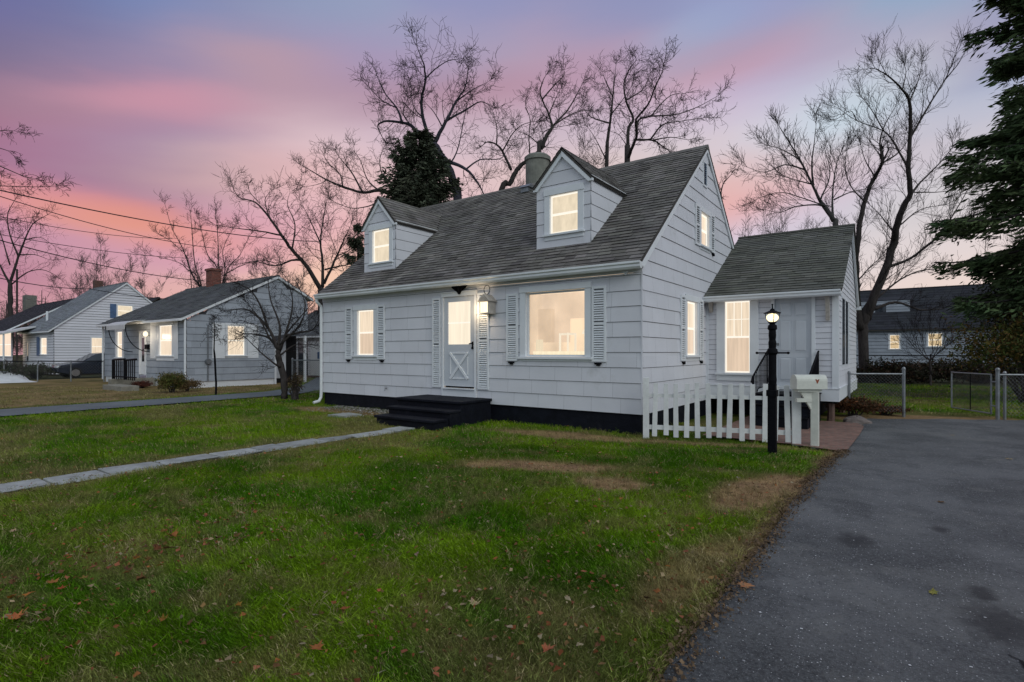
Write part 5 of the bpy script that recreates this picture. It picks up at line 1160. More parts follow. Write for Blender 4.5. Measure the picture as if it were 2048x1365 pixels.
# T1 great gnarled tree left of centre, behind the house
T = Tree(.36, .08, 0, .0085, .36, 1.5, 3, 3, (30, 75)); D = 24
t = px(D, [(916, 405), (906, 362), (891, 323), (867, 287)], .1); T.limb([base(t[0], -.1, .1), base(t[0], 3.5, .1)]+t, .55, .34, spawn=False)
for i, (pts, r0, r1) in enumerate([
 ([(867, 287), (834, 264), (817, 249), (776, 243), (756, 251), (764, 274)], .26, .04), ([(805, 246), (793, 216), (768, 184), (752, 147)], .13, .03), ([(793, 216), (765, 202), (740, 178)], .07, .025),
 ([(862, 286), (846, 237), (843, 200), (850, 165), (849, 135), (842, 115), (836, 98)], .2, .025), ([(848, 160), (871, 138), (897, 122), (925, 118)], .08, .02), ([(849, 135), (832, 134), (820, 136)], .05, .02),
 ([(868, 288), (891, 245), (912, 204), (930, 175), (936, 143)], .22, .025), ([(893, 242), (932, 220), (961, 204), (985, 215)], .13, .025), ([(885, 255), (868, 225), (850, 205)], .07, .02), ([(912, 204), (945, 180), (975, 165)], .08, .02),
 ([(899, 325), (932, 339), (955, 365), (969, 392)], .2, .05), ([(932, 339), (960, 320), (1000, 318), (1015, 300)], .09, .03), ([(846, 237), (828, 215), (820, 180)], .07, .02), ([(900, 330), (915, 300), (927, 245), (935, 205)], .09, .02), ([(820, 249), (806, 225), (815, 200)], .06, .02)]): T.limb(px(D, pts, .8, i), r0, r1, .2)
T.build('gnarled_tree', base(t[0], 0), 'tallest gnarled bare tree rising behind the roof left of the chimney', 'bark_blue')
# T1b long horizontal limb tree behind left dormer
T = Tree(.36, .08, 0, .0075, .36, 1.35, 3, 5); D = 27
t = px(D, [(868, 440), (850, 420), (815, 395), (757, 381)], .2); T.limb([base(t[0]), t[0], t[1], t[2], t[3]], .4, .22, spawn=False)
for i, (pts, r0, r1) in enumerate([([(757, 381), (723, 385), (686, 374), (653, 360), (624, 343), (600, 329)], .2, .03), ([(686, 374), (680, 350), (655, 325), (648, 312)], .09, .02), ([(725, 384), (702, 343), (682, 319), (670, 302)], .11, .02),
  ([(757, 381), (735, 360), (720, 320), (705, 300)], .1, .02), ([(790, 390), (765, 350), (760, 318), (770, 290)], .1, .02), ([(770, 392), (745, 410), (705, 417), (670, 405)], .1, .02), ([(653, 360), (640, 368), (612, 374)], .05, .02), ([(812, 395), (800, 340), (790, 300), (800, 270)], .1, .02)]): T.limb(px(D, pts, .8, i+20), r0, r1, .1)
T.build('leaning_tree', base(t[0], 0), 'bare tree with a long limb reaching left above the left dormer', 'bark')
# T2 behind the chimney
T = Tree(.38, .06, 0, .0075, .36, 1.3, 3, 8); D = 25
t = px(D, [(1003, 382), (1019, 369), (1028, 349), (1041, 332), (1060, 318)], .1); T.limb([base(t[0], -.1), base(t[0], 5, -.3)]+t, .36, .2, spawn=False)
for i, (pts, r0, r1) in enumerate([([(1022, 340), (1005, 303), (993, 290), (976, 284), (964, 292)], .16, .04), ([(993, 291), (994, 262), (990, 240), (985, 222)], .08, .02), ([(1005, 303), (1025, 268), (1045, 250), (1070, 243)], .08, .02), ([(1060, 318), (1058, 270), (1060, 240), (1052, 215)], .08, .02), ([(1060, 318), (1085, 290), (1090, 262), (1140, 250)], .1, .02)]): T.limb(px(D, pts, .7, i+40), r0, r1, .1)
T.build('crooked_tree', base(t[0], 0), 'crooked bare tree with a curved trunk emerging just left of the chimney', 'bark')
T = Tree(.34, .09, 0, .0075, .34, 1.25, 3, 9); D = 23.5
t = px(D, [(1078, 320), (1084, 298), (1092, 274), (1104, 256)], .1); T.limb([base(t[0])]+t, .26, .17, spawn=False)
for i, (pts, r0, r1) in enumerate([([(1098, 265), (1104, 252), (1098, 230), (1081, 190), (1085, 165), (1092, 150)], .17, .02), ([(1084, 200), (1107, 173), (1126, 153), (1128, 142)], .08, .02), ([(1100, 262), (1110, 248), (1135, 221), (1155, 187), (1166, 165)], .15, .02), ([(1108, 250), (1141, 230), (1165, 222), (1185, 222)], .08, .02), ([(1098, 230), (1110, 200), (1120, 180)], .06, .02), ([(1085, 298), (1062, 275), (1035, 262)], .07, .02)]): T.limb(px(D, pts, .7, i+60), r0, r1, .05)
T.build('forked_tree', base(t[0], 0), 'forked bare tree directly above the chimney and right dormer', 'bark')
# T3 pair on the right of the roof
T = Tree(.34, .09, 0, .0075, .34, 1.25, 3, 12); D = 25
t = px(D, [(1214, 335), (1214, 286), (1220, 247)], .1); T.limb([base(t[0])]+t, .26, .14, spawn=False)
for i, (pts, r0, r1) in enumerate([([(1220, 247), (1225, 201), (1228, 165), (1232, 130)], .13, .02), ([(1220, 247), (1183, 235), (1168, 218)], .09, .02), ([(1226, 195), (1212, 165), (1205, 145)], .06, .02), ([(1222, 230), (1245, 200), (1262, 175)], .07, .02), ([(1212, 320), (1192, 280), (1176, 255)], .07, .02), ([(1214, 300), (1200, 330), (1170, 300)], .05, .02)]): T.limb(px(D, pts, .7, i+80), r0, r1, .05)
T.build('slender_tree', base(t[0], 0), 'slender upright bare tree between the right dormer and the roof peak', 'bark')
T = Tree(.36, .08, 0, .0075, .32, 1.3, 3, 14); D = 22
t = px(D, [(1254, 326), (1256, 316)], .05); T.limb([base(t[0])]+t, .30, .26, spawn=False)
for i, (pts, r0, r1) in enumerate([([(1256, 318), (1256, 262), (1266, 238), (1253, 205), (1248, 168), (1258, 140), (1272, 122)], .19, .02), ([(1256, 318), (1265, 295), (1274, 268), (1272, 240), (1296, 210), (1311, 173), (1324, 145), (1328, 126)], .17, .02), ([(1272, 262), (1278, 240), (1302, 233), (1353, 229), (1396, 214), (1436, 192)], .12, .02),
  ([(1270, 280), (1305, 281), (1325, 293), (1340, 304)], .11, .03), ([(1300, 281), (1325, 250), (1360, 243), (1410, 236)], .09, .02), ([(1254, 200), (1285, 180), (1300, 150)], .07, .02), ([(1302, 233), (1325, 205), (1345, 190), (1370, 188)], .07, .02), ([(1305, 281), (1340, 275), (1375, 280)], .07, .02)]): T.limb(px(D, pts, .9, i+100), r0, r1, .08)
T.build('spreading_tree', base(t[0], 0), 'bare tree spreading right over the roof peak with twin stems', 'bark')
# small branch tip right of the gable peak
T = Tree(.4, .03, 0, .010, .3, .8, 3, 15); D = 24; t = px(D, [(1432, 430), (1440, 395), (1447, 368), (1462, 350)], .2); T.limb([base(t[0]), t[0], t[1], t[2], t[3]], .14, .03, .7); T.build('young_tree', base(t[0], 0), 'small bare treetop just right of the roof peak', 'bark')
# T4 left, beside our roof's left end
T = Tree(.34, .08, 0, .010, .44, 1.9, 3, 21); D = 36
t = px(D, [(643, 600), (642, 578)], .1); T.limb([base(t[0]), t[0], t[1]], .6, .5, spawn=False)
for i, (pts, r0, r1) in enumerate([([(642, 580), (612, 532), (584, 500), (563, 471), (538, 434), (510, 405), (481, 397), (467, 380)], .36, .03), ([(645, 575), (645, 524), (641, 483), (648, 430), (655, 395)], .26, .03), ([(648, 568), (674, 512), (688, 480), (702, 450)], .22, .03),
  ([(600, 520), (583, 521), (551, 532), (514, 524), (480, 528)], .2, .03), ([(563, 471), (522, 463), (480, 458), (440, 452)], .14, .03), ([(538, 434), (530, 400), (545, 380)], .1, .02), ([(584, 500), (590, 450), (575, 410), (580, 385)], .14, .02), ([(649, 540), (694, 530), (720, 528)], .14, .03), ([(642, 490), (620, 440), (605, 410)], .12, .02), ([(674, 512), (700, 500), (722, 470)], .1, .02), ([(520, 408), (500, 385), (497, 372)], .07, .02)]): T.limb(px(D, pts, 1.1, i+120), r0, r1, .12)
T.build('broad_tree', base(t[0], 0), 'broad bare tree forking low beside the left end of the white house roof', 'bark')
# T5 clump behind grey house
T = Tree(.34, .12, 0, .010, .6, 1.9, 3, 23); D = 48
for i, (pts, r0, r1) in enumerate([([(402, 590), (390, 560), (381, 541), (364, 494), (344, 457), (330, 409)], .22, .03), ([(405, 590), (390, 530), (384, 463), (381, 423)], .18, .03), ([(442, 590), (438, 541), (435, 463), (431, 425)], .2, .03), ([(444, 590), (450, 540), (446, 500), (470, 450)], .16, .03),
  ([(398, 570), (375, 540), (354, 524), (303, 511)], .14, .03), ([(446, 570), (465, 541), (505, 524), (530, 520)], .14, .03), ([(440, 560), (415, 510), (405, 470), (398, 440)], .14, .03), ([(450, 560), (480, 510), (500, 470)], .12, .03), ([(381, 541), (350, 490), (320, 470)], .1, .03)]):
    p = px(D, pts, 1.5, i+140); T.limb([base(p[0])]+p, r0*1.2, r1, .35)
q = at(420, 600, D=48); T.build('multi_stemmed_tree', base(q, 0), 'clump of slim bare stems behind the red brick chimney', 'bark', 'twig')
# T6 left edge tree + hanging branches
T = Tree(.34, .05, .05, .010, 1.0, 2.8, 3, 27); D = 60; T.k = .8
t = px(D, [(20, 640), (20, 605), (20, 564)], .1); T.limb([base(t[0])]+t, .4, .26, spawn=False)
for i, (pts, r0, r1) in enumerate([([(20, 570), (0, 531), (-20, 490)], .16, .05), ([(20, 566), (37, 514), (50, 480), (66, 448), (95, 430)], .18, .03), ([(22, 570), (55, 545), (85, 540), (110, 550)], .1, .03), ([(37, 514), (20, 470), (15, 430), (30, 400)], .12, .03), ([(50, 480), (80, 475), (105, 490)], .08, .02), ([(40, 510), (70, 510), (98, 520)], .09, .02), ([(20, 530), (5, 480), (-5, 450)], .1, .03)]): T.limb(px(D, pts, 1, i+160), r0, r1, .15)
T.build('edge_tree', base(t[0], 0), 'bare tree with a straight trunk near the left edge behind the houses', 'bark', 'twig')
T = Tree(.32, .0, .08, .005, .34, .7, 3, 29); D = 14; p0 = at(-150, 500, D=D)
T.limb([base(p0), p0, at(-130, 330, D=D), at(-150, 190, D=D)], .28, .16, spawn=False)
for i, (pts, r0, r1) in enumerate([([(-130, 330), (-60, 325), (-10, 330), (40, 350), (70, 358)], .06, .012), ([(-125, 320), (-50, 270), (0, 262), (28, 262)], .05, .01), ([(-130, 350), (-60, 370), (0, 372), (60, 374), (112, 374)], .05, .01), ([(-130, 380), (-50, 420), (10, 440), (60, 435)], .05, .01), ([(-125, 320), (-50, 290), (10, 300), (25, 310)], .045, .01)]): T.limb(px(D, pts, .5, i+180), r0, r1, .45)
T.build('overhanging_tree', base(p0, 0), 'bare branches reaching in from beyond the left edge above the wires', 'bark', 'twig')
# T7 great tree at the right behind the wing
T = Tree(.27, .14, 0, .0075, .42, 1.7, 3, 31, (22, 50)); D = 27
t = px(D, [(1727, 770), (1726, 700), (1728, 650), (1732, 618)], .1); T.limb([base(t[0])]+t, .56, .46, spawn=False)
for i, (pts, r0, r1) in enumerate([([(1722, 660), (1714, 600), (1712, 540), (1714, 492), (1727, 410), (1747, 361), (1764, 328)], .44, .16), ([(1755, 345), (1764, 325), (1760, 287), (1768, 254), (1790, 215)], .17, .02), ([(1755, 345), (1768, 325), (1800, 303), (1822, 270)], .16, .02),
  ([(1732, 640), (1750, 590), (1784, 500), (1792, 460), (1809, 410), (1820, 388), (1817, 328), (1821, 267), (1819, 205), (1805, 180), (1776, 152), (1750, 138)], .50, .03), ([(1819, 205), (1837, 160), (1843, 130)], .09, .02), ([(1815, 335), (1790, 290), (1768, 263), (1714, 242), (1677, 217)], .12, .02),
  ([(1821, 390), (1841, 365), (1882, 324), (1905, 295)], .15, .03), ([(1821, 275), (1862, 205), (1890, 160), (1901, 135), (1910, 115)], .12, .02), ([(1890, 160), (1915, 130), (1928, 108)], .07, .02), ([(1768, 263), (1740, 215), (1720, 190)], .07, .02), ([(1714, 242), (1700, 222), (1672, 240)], .05, .02),
  ([(1775, 535), (1821, 517), (1870, 480), (1924, 447), (1989, 433)], .18, .04), ([(1870, 480), (1900, 440), (1930, 390), (1950, 350)], .1, .02), ([(1745, 620), (1790, 605), (1840, 620), (1885, 618)], .2, .05), ([(1750, 600), (1800, 560), (1850, 540), (1900, 545)], .13, .03), ([(1725, 620), (1760, 570), (1800, 540)], .1, .02), ([(1717, 560), (1745, 530), (1780, 500)], .08, .02),
  ([(1730, 405), (1700, 370), (1690, 330), (1695, 300)], .09, .02), ([(1750, 355), (1730, 320), (1722, 290)], .08, .02), ([(1824, 385), (1870, 385), (1920, 380)], .08, .02), ([(1790, 470), (1760, 430), (1740, 410)], .08, .02), ([(1795, 455), (1840, 420), (1890, 410)], .09, .02), ([(1775, 152), (1758, 122), (1752, 108)], .04, .02), ([(1805, 180), (1812, 145), (1808, 128)], .06, .02)]): T.limb(px(D, pts, .9, i+200), r0, r1, .12)
T.build('old_tree', base(t[0], 0), 'huge dark bare tree with several trunks standing right behind the side wing', 'bark', 'twig')
# T8 behind wing ridge
T = Tree(.25, .10, 0, .0075, .36, 1.5, 3, 33, (20, 48)); D = 24
t = px(D, [(1672, 470), (1668, 443), (1640, 402), (1624, 369)], .1); T.limb([base(t[0]), t[0], t[1], t[2]], .3, .2, spawn=False)
for i, (pts, r0, r1) in enumerate([([(1640, 402), (1624, 369), (1600, 320), (1567, 267), (1558, 252)], .15, .02), ([(1626, 372), (1624, 328), (1628, 290), (1632, 254)], .11, .02), ([(1666, 440), (1665, 390), (1673, 328), (1690, 290)], .12, .02), ([(1650, 412), (1624, 410), (1590, 414), (1560, 425), (1530, 420)], .1, .02),
  ([(1610, 340), (1570, 330), (1530, 345), (1495, 335)], .09, .02), ([(1640, 402), (1660, 350), (1650, 300)], .09, .02), ([(1600, 320), (1565, 300), (1530, 290)], .07, .02), ([(1668, 400), (1700, 385), (1730, 378)], .08, .02), ([(1650, 412), (1600, 395), (1560, 385), (1520, 395)], .07, .02), ([(1624, 369), (1590, 360), (1555, 350)], .07, .02)]): T.limb(px(D, pts, .8, i+240), r0, r1, .1)
T.build('fan_crowned_tree', base(t[0], 0), 'bare tree with a fan crown rising behind the side wing roof', 'bark_grey', 'twig')
# T12 shrubby tree by the neighbour's drive
T = Tree(.38, .02, .06, .0045, .2, .95, 3, 35, (30, 70), .6); D = 17; T.k = .8
t = px(D, [(570, 798), (568, 759), (559, 724), (557, 697)], .05); T.limb([base(t[0])]+t, .15, .12, spawn=False)
for i, (pts, r0, r1) in enumerate([([(557, 700), (541, 679), (518, 670), (488, 668)], .07, .015), ([(556, 698), (536, 656), (507, 627), (484, 618), (455, 622)], .07, .012), ([(560, 700), (573, 668), (598, 638), (627, 604)], .07, .012), ([(558, 698), (559, 650), (541, 600), (536, 562)], .06, .012), ([(562, 735), (548, 727), (518, 702), (493, 677)], .05, .012),
  ([(560, 700), (580, 640), (585, 600), (575, 560)], .05, .012), ([(536, 656), (520, 610), (500, 580), (480, 570)], .05, .012), ([(570, 672), (600, 665), (625, 660), (638, 640)], .05, .012), ([(541, 679), (520, 640), (490, 600)], .04, .01), ([(560, 690), (600, 650), (610, 610), (600, 580)], .045, .01), ([(562, 710), (590, 690), (615, 690)], .04, .01)]): T.limb(px(D, pts, .7, i+260), r0, r1, .15)
T.build('crabapple_tree', base(t[0], 0), 'low bare tree with drooping tangled branches between the two drives', 'bark', 'twig')
# T12b black post with vine
T = Tree(.5, -.05, .35, .006, .09, .55, 3, 37, (50, 100)); D = 19
t = px(D, [(432, 788), (431, 740), (428, 700), (429, 665), (428, 640)], .02); T.limb([base(t[0])]+t[:3], .09, .075, spawn=False); T.limb(t[2:], .05, .03, .3); T.build('vine_post', base(t[0], 0), 'black post crowned with bare drooping vine in front of the grey house', 'black_iron', 'twig')['category'] = 'post'
# T13 small round tree in back garden
T = Tree(.22, .10, .0, .008, .3, 1.2, 2, 39, (18, 40)); D = 24; t = px(D, [(1861, 775), (1861, 745), (1860, 720)], .02); T.limb([base(t[0])]+t, .13, .1, spawn=False)
for i, e in enumerate([(1812, 668), (1828, 655), (1845, 650), (1862, 648), (1880, 655), (1893, 668), (1806, 690), (1898, 690)]): T.limb(px(D, [(1860, 722), ((1860+e[0])/2-4*(e[0] < 1860)+4*(e[0] > 1860), 700), e], .8, i+280), .045, .012, .1)
T.build('round_tree', base(t[0], 0), 'small round-crowned bare tree in the back garden before the dim house', 'bark', 'twig')
# distant trees
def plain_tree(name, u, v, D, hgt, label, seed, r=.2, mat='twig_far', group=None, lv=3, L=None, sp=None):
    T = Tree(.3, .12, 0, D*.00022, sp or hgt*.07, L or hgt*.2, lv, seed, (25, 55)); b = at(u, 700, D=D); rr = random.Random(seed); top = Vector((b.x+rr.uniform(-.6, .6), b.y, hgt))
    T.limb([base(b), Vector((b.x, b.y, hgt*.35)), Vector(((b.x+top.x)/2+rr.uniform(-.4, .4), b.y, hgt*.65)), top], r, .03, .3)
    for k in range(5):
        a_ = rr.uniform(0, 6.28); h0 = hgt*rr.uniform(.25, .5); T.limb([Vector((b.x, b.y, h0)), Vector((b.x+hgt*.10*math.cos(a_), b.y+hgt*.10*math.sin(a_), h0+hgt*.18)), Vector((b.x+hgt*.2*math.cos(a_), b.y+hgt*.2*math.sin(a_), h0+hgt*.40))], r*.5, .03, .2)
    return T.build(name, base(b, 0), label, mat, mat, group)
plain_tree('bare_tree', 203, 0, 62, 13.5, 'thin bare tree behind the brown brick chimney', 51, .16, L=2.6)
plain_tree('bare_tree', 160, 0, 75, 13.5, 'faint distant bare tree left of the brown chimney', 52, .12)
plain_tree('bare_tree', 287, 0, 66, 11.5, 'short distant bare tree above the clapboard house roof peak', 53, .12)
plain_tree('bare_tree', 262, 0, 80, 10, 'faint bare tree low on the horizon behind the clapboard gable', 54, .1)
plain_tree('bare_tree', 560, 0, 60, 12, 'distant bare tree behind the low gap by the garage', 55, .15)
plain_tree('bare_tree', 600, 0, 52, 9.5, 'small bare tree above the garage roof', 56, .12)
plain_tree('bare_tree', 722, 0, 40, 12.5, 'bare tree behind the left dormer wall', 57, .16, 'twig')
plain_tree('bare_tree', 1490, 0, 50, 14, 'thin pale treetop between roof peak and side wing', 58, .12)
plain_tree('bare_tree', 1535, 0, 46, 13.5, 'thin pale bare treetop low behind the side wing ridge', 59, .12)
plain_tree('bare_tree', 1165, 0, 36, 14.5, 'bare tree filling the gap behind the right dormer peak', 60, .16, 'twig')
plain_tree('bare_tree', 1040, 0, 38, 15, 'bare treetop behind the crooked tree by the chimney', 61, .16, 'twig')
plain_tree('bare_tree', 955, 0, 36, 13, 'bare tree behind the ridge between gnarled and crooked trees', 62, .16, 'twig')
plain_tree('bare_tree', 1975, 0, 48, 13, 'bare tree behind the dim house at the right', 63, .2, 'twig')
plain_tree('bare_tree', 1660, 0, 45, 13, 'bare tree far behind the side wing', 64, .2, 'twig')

# ---- evergreen foliage built of many small leaf faces
def quads(name, mat, P, nrm_s, size, cols, parent, elong=1.8, updir=None, wid=.28):
    n = len(P); d = rng.normal(0, 1, (n, 3)) if updir is None else updir+rng.normal(0, .35, (n, 3)); d /= np.linalg.norm(d, axis=1)[:, None]
    w = np.cross(d, rng.normal(0, 1, (n, 3))); w /= np.linalg.norm(w, axis=1)[:, None]
    s = size*rng.uniform(.5, 1.4, n)[:, None]; V = np.stack([P-d*s*elong*.5, P+w*s*wid, P+d*s*elong*.5, P-w*s*wid], 1)
    return mesh_from_numpy(name, mat, V.reshape(-1, 3), n, cols, parent, tuple(worldloc(parent)), 4)
def conifer(loc, h, rad, label, seed, z0=.5, mat='needle', nb=150, per=90, size=.13, cone=.9, droop=.35, name='conifer', skip=None, sway=.0):
    rr = np.random.default_rng(seed); e = empty(name, loc, label, 'tree'); L = Vector(loc)
    m = MB(); m.tube([(L.x, L.y, -.1), (L.x, L.y, h*.5), (L.x, L.y, h)], [h*.022, h*.013, .02], 8); PP, DD = [], []
    for k in range(nb):
        t = rr.uniform(0, 1)**.85; z = z0+(h-z0)*t; a = rr.uniform(0, 6.283); ln = rad*(1-t)**cone*rr.uniform(.45, 1.12)*(1 if rr.uniform() > .15 else .6)+.25
        s = np.linspace(0, 1, 7); x = L.x+np.cos(a)*ln*s; y = L.y+np.sin(a)*ln*s; zz = z-droop*ln*(s**1.3)+.18*ln*s**3
        m.tube([(x[i], y[i], zz[i]) for i in range(7)], [.012+.012*ln*(1-i/7) for i in range(7)], 4, cap=False)
        n = int(per*(.4+ln/rad)); q = rr.uniform(.12, 1, n)**.7; side_ = rr.normal(0, 1, n)*ln*.16*(1.15-q*.6)
        pz = z-droop*ln*(q**1.3)+.18*ln*q**3-np.abs(side_)*.35-rr.exponential(.10, n)+rr.normal(0, .05, n)
        PP.append(np.stack([L.x+np.cos(a)*ln*q-np.sin(a)*side_, L.y+np.sin(a)*ln*q+np.cos(a)*side_, pz], 1))
        DD.append(np.stack([np.cos(a)-np.sin(a)*np.sign(side_)*.8, np.sin(a)+np.cos(a)*np.sign(side_)*.8, -.35*np.ones(n)], 1))
    m.build('trunk', M['bark'], e); P = np.concatenate(PP); g_ = rng.uniform(.55, 1.5, len(P)); g2 = fbm(P[:, 0]*2, P[:, 2]*2, seed)
    cols = np.stack([g_*(.8+.5*g2), g_, g_*.9], 1); quads('crown', M[mat], P, 0, size, cols, e, 2.2, np.concatenate(DD)); return e
q = at(2125, 700, D=16.5); conifer((q.x, q.y, 0), 19, 3.4, 'tall dark spruce filling the right edge of the picture', 71, 3.3, 'needle', 190, 380, .12, .6, .28, 'spruce_tree')
q = at(838, 500, D=21); conifer((q.x, q.y, 0), 10.0, 2.35, 'dark evergreen behind the roof ridge beside the left dormer', 72, 4.0, 'needle2', 190, 180, .10, .58, -.12, 'evergreen_tree')
q = at(716, 500, D=30); conifer((q.x, q.y, 0), 8.6, 1.6, 'small dark evergreen peeking out left of the left dormer', 73, 2.5, 'needle2', 60, 110, .11, .9, -.1, 'evergreen_tree')
def bush(loc, rx, ry, rz, zc, label, n, size, pal, seed, cat='shrub', name='shrub', stems=10):
    rr = np.random.default_rng(seed); e = empty(name, loc, label, cat); L = Vector(loc); m = MB(); r2 = random.Random(seed)
    cl = rr.normal(0, 1, (26, 3)); cl /= np.linalg.norm(cl, axis=1)[:, None]; cl *= rr.uniform(.35, .95, 26)[:, None]; cl[:, 2] = np.abs(cl[:, 2])*1.0-.25
    ctr = np.array([L.x, L.y, zc])+cl*np.array([rx, ry, rz])
    for k in range(stems):
        c = ctr[k % 26]; mid_ = (L.x+(c[0]-L.x)*.4+r2.uniform(-.1, .1), L.y+(c[1]-L.y)*.4, max(.1, c[2]*.5)); m.tube([(L.x+r2.uniform(-.1, .1), L.y+r2.uniform(-.1, .1), -.05), mid_, tuple(c)], [.02*max(1, rx), .014*max(1, rx), .005], 5, cap=False)
    m.build('stem', M['bark'], e)
    i = rr.integers(0, 26, n); P = ctr[i]+rr.normal(0, 1, (n, 3))*np.array([rx, ry, rz])*.20; P[:, 2] = np.maximum(P[:, 2], .03)
    pal = np.array(pal); cc = pal[(i*7+rr.integers(0, 2, n)) % len(pal)]*rr.uniform(.5, 1.5, n)[:, None]
    quads('foliage', M['leafshrub'], P, 0, size, cc*2, e, 1.5); return e
q = at(2050, 690, D=16); bush((q.x, q.y, 0), 1.75, 2.0, 1.25, 1.75, 'large rusty-green shrub under the spruce behind the right fence', 17000, .07, [(.05, .065, .014), (.10, .055, .016), (.08, .085, .02), (.03, .04, .012), (.10, .075, .018)], 81, stems=20)
q = at(2060, 560, D=19); bush((q.x, q.y, 0), 1.5, 2.0, 1.3, 3.2, 'dark overgrown evergreen mass under the spruce left side', 12000, .08, [(.016, .026, .010), (.025, .038, .014), (.028, .024, .013)], 82, stems=24)
q = at(345, 785, Z=0); bush((q.x, q.y, 0), .62, .5, .45, .38, 'rounded yellow-green shrub at the foot of the grey house', 6500, .045, [(.11, .11, .03), (.07, .085, .02), (.14, .10, .04)], 83)
q = at(375, 783, Z=0); bush((q.x, q.y, 0), .45, .4, .28, .22, 'low tan shrub right of the yellow-green shrub', 3000, .04, [(.16, .10, .05), (.11, .08, .035)], 84)
q = at(285, 775, Z=0); bush((q.x, q.y, 0), .6, .35, .18, .12, 'flat reddish-brown dead plant beside the porch slab', 2200, .04, [(.10, .03, .02), (.07, .025, .018)], 85)
q = at(1712, 832, Z=0); bush((q.x, q.y, 0), .55, .5, .25, .24, 'rust-brown dead weeds by the corner of the side wing', 4200, .04, [(.13, .05, .02), (.09, .04, .02), (.05, .03, .015)], 86, name='weed_clump', cat='weeds')
q = at(1700, 815, Z=.0); bush((q.x-.15, q.y, 0), .22, .25, .25, .35, 'small bright green weed at the wing corner post', 900, .045, [(.06, .11, .015), (.09, .13, .02)], 87, name='weed_clump', cat='weeds')
q = at(1770, 828, Z=0); bush((q.x, q.y, 0), .5, .3, .12, .10, 'low brown leaf drift under the short chain-link panel', 1800, .045, [(.13, .055, .025), (.08, .04, .02)], 88, name='weed_clump', cat='weeds')
q = at(590, 800, Z=0); bush((q.x, q.y, 0), .35, .3, .5, .45, 'tangled brown dead stalks at the foot of the low bare tree', 900, .04, [(.08, .05, .03), (.06, .045, .02)], 89, name='weed_clump', cat='weeds', stems=40)
for k, (u, D_, w_, h_, lab) in enumerate([(1760, 26.5, 2.2, .7, 'dark undergrowth at the foot of the huge right tree'), (1850, 27, 2.6, .65, 'dark undergrowth below the dim rear house, middle'), (1960, 26, 2.6, .8, 'dark undergrowth below the spruce at the rear')]):
    q = at(u, 740, D=D_); bush((q.x, q.y, 0), w_, .9, h_, .45, lab, 5000, .10, [(.03, .022, .014), (.02, .022, .01), (.05, .028, .016)], 90+k, name='undergrowth', cat='undergrowth', stems=30)
q = at(330, 735, D=31)
for k, (u, D_, w_, h_, lab) in enumerate([(70, 31, 2.2, .5, 'leafless brush along the fence before the clapboard house'), (15, 28, 1.5, .7, 'tangled grey brush at the left edge behind the tarpaulin')]):
    q = at(u, 740, D=D_); bush((q.x, q.y, 0), w_, .8, h_, .4, lab, 2600, .09, [(.06, .05, .04), (.04, .05, .025)], 95+k, name='brush', cat='brush', stems=40)
# far wooded skyline as one mass
MB_ = MB(); rr = random.Random(5); Pl = []
for k in range(260):
    az = rr.uniform(-50, 46); d = rr.uniform(85, 120); dx, dy = math.sin(R(az)), math.cos(R(az)); x = CX+d*(dx*AX[0]+dy*AX[1]); y = CY+d*(dx*BX[0]+dy*BX[1]); h = rr.uniform(5, 9.5)
    MB_.tube([(x, y, 0), (x+rr.uniform(-.5, .5), y, h)], [.18, .03], 4, cap=False); n = 520; p = rng.normal(0, 1, (n, 3))*np.array([2.0, 2.0, h*.2])+np.array([x, y, h*.58]); Pl.append(p)
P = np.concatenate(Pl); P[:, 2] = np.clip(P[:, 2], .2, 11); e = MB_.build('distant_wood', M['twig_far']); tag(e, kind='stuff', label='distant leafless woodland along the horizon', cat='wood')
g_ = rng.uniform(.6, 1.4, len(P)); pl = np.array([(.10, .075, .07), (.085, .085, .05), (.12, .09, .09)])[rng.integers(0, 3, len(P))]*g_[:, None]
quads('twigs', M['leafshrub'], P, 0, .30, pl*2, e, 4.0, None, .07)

# rock, wires
m = MB(); q = at(1712, 846, Z=0); rr = random.Random(3); nu, nv = 14, 7; G = [[None]*nu for _ in range(nv+1)]
for j in range(nv+1):
    for i in range(nu):
        th = math.pi/2*j/nv; ph = 2*math.pi*i/nu; r = 1+.15*math.sin(3*ph+j)+.08*rr.uniform(-1, 1); G[j][i] = (q.x+.26*r*math.cos(ph)*math.cos(th), q.y+.2*r*math.sin(ph)*math.cos(th), -.03+.17*math.sin(th)*(1+.1*math.sin(2*ph)))
for j in range(nv):
    for i in range(nu): m.face([G[j][i], G[j][(i+1) % nu], G[j+1][(i+1) % nu], G[j+1][i]])
o = m.build('garden_rock', M['stone'], None, origin=(q.x, q.y, 0)); tag(o, 'rounded reddish-grey rock where brick path meets the drive', 'rock')
def wire(pts, lab, sag=.25, r=.018):
    P = []; 
    for k in range(len(pts)-1):
        a_, b_ = pts[k], pts[k+1]
        for i in range(17):
            t = i/16; p = a_.lerp(b_, t); p.z -= sag*4*t*(1-t); P.append(p)
    m = MB(); m.tube(P, r, 5); o = m.build('power_line', M['wire'], None, origin=P[0]); tag(o, lab, 'cable', 'overhead cables on the left')
wire([at(-40, 372, D=17), at(640, 484, D=34)], 'topmost thick overhead cable running down to the right behind the white house', .35, .022)
wire([at(-40, 380, D=20), at(430, 497, D=33)], 'overhead cable second from the top, ending by the slim stems', .3)
wire([at(-40, 425, D=22), at(345, 478, D=33)], 'thin overhead cable third from the top', .25, .014)
wire([at(-40, 462, D=20), at(385, 517, D=34)], 'overhead cable fourth from the top, nearly level', .2, .014)
wire([at(-40, 470, D=17), at(418, 563, D=29)], 'overhead cable running down to the red brick chimney', .25)
wire([at(-40, 548, D=19), at(180, 578, D=30), at(420, 602, D=29)], 'lowest overhead cable crossing the clapboard house roof', .15)
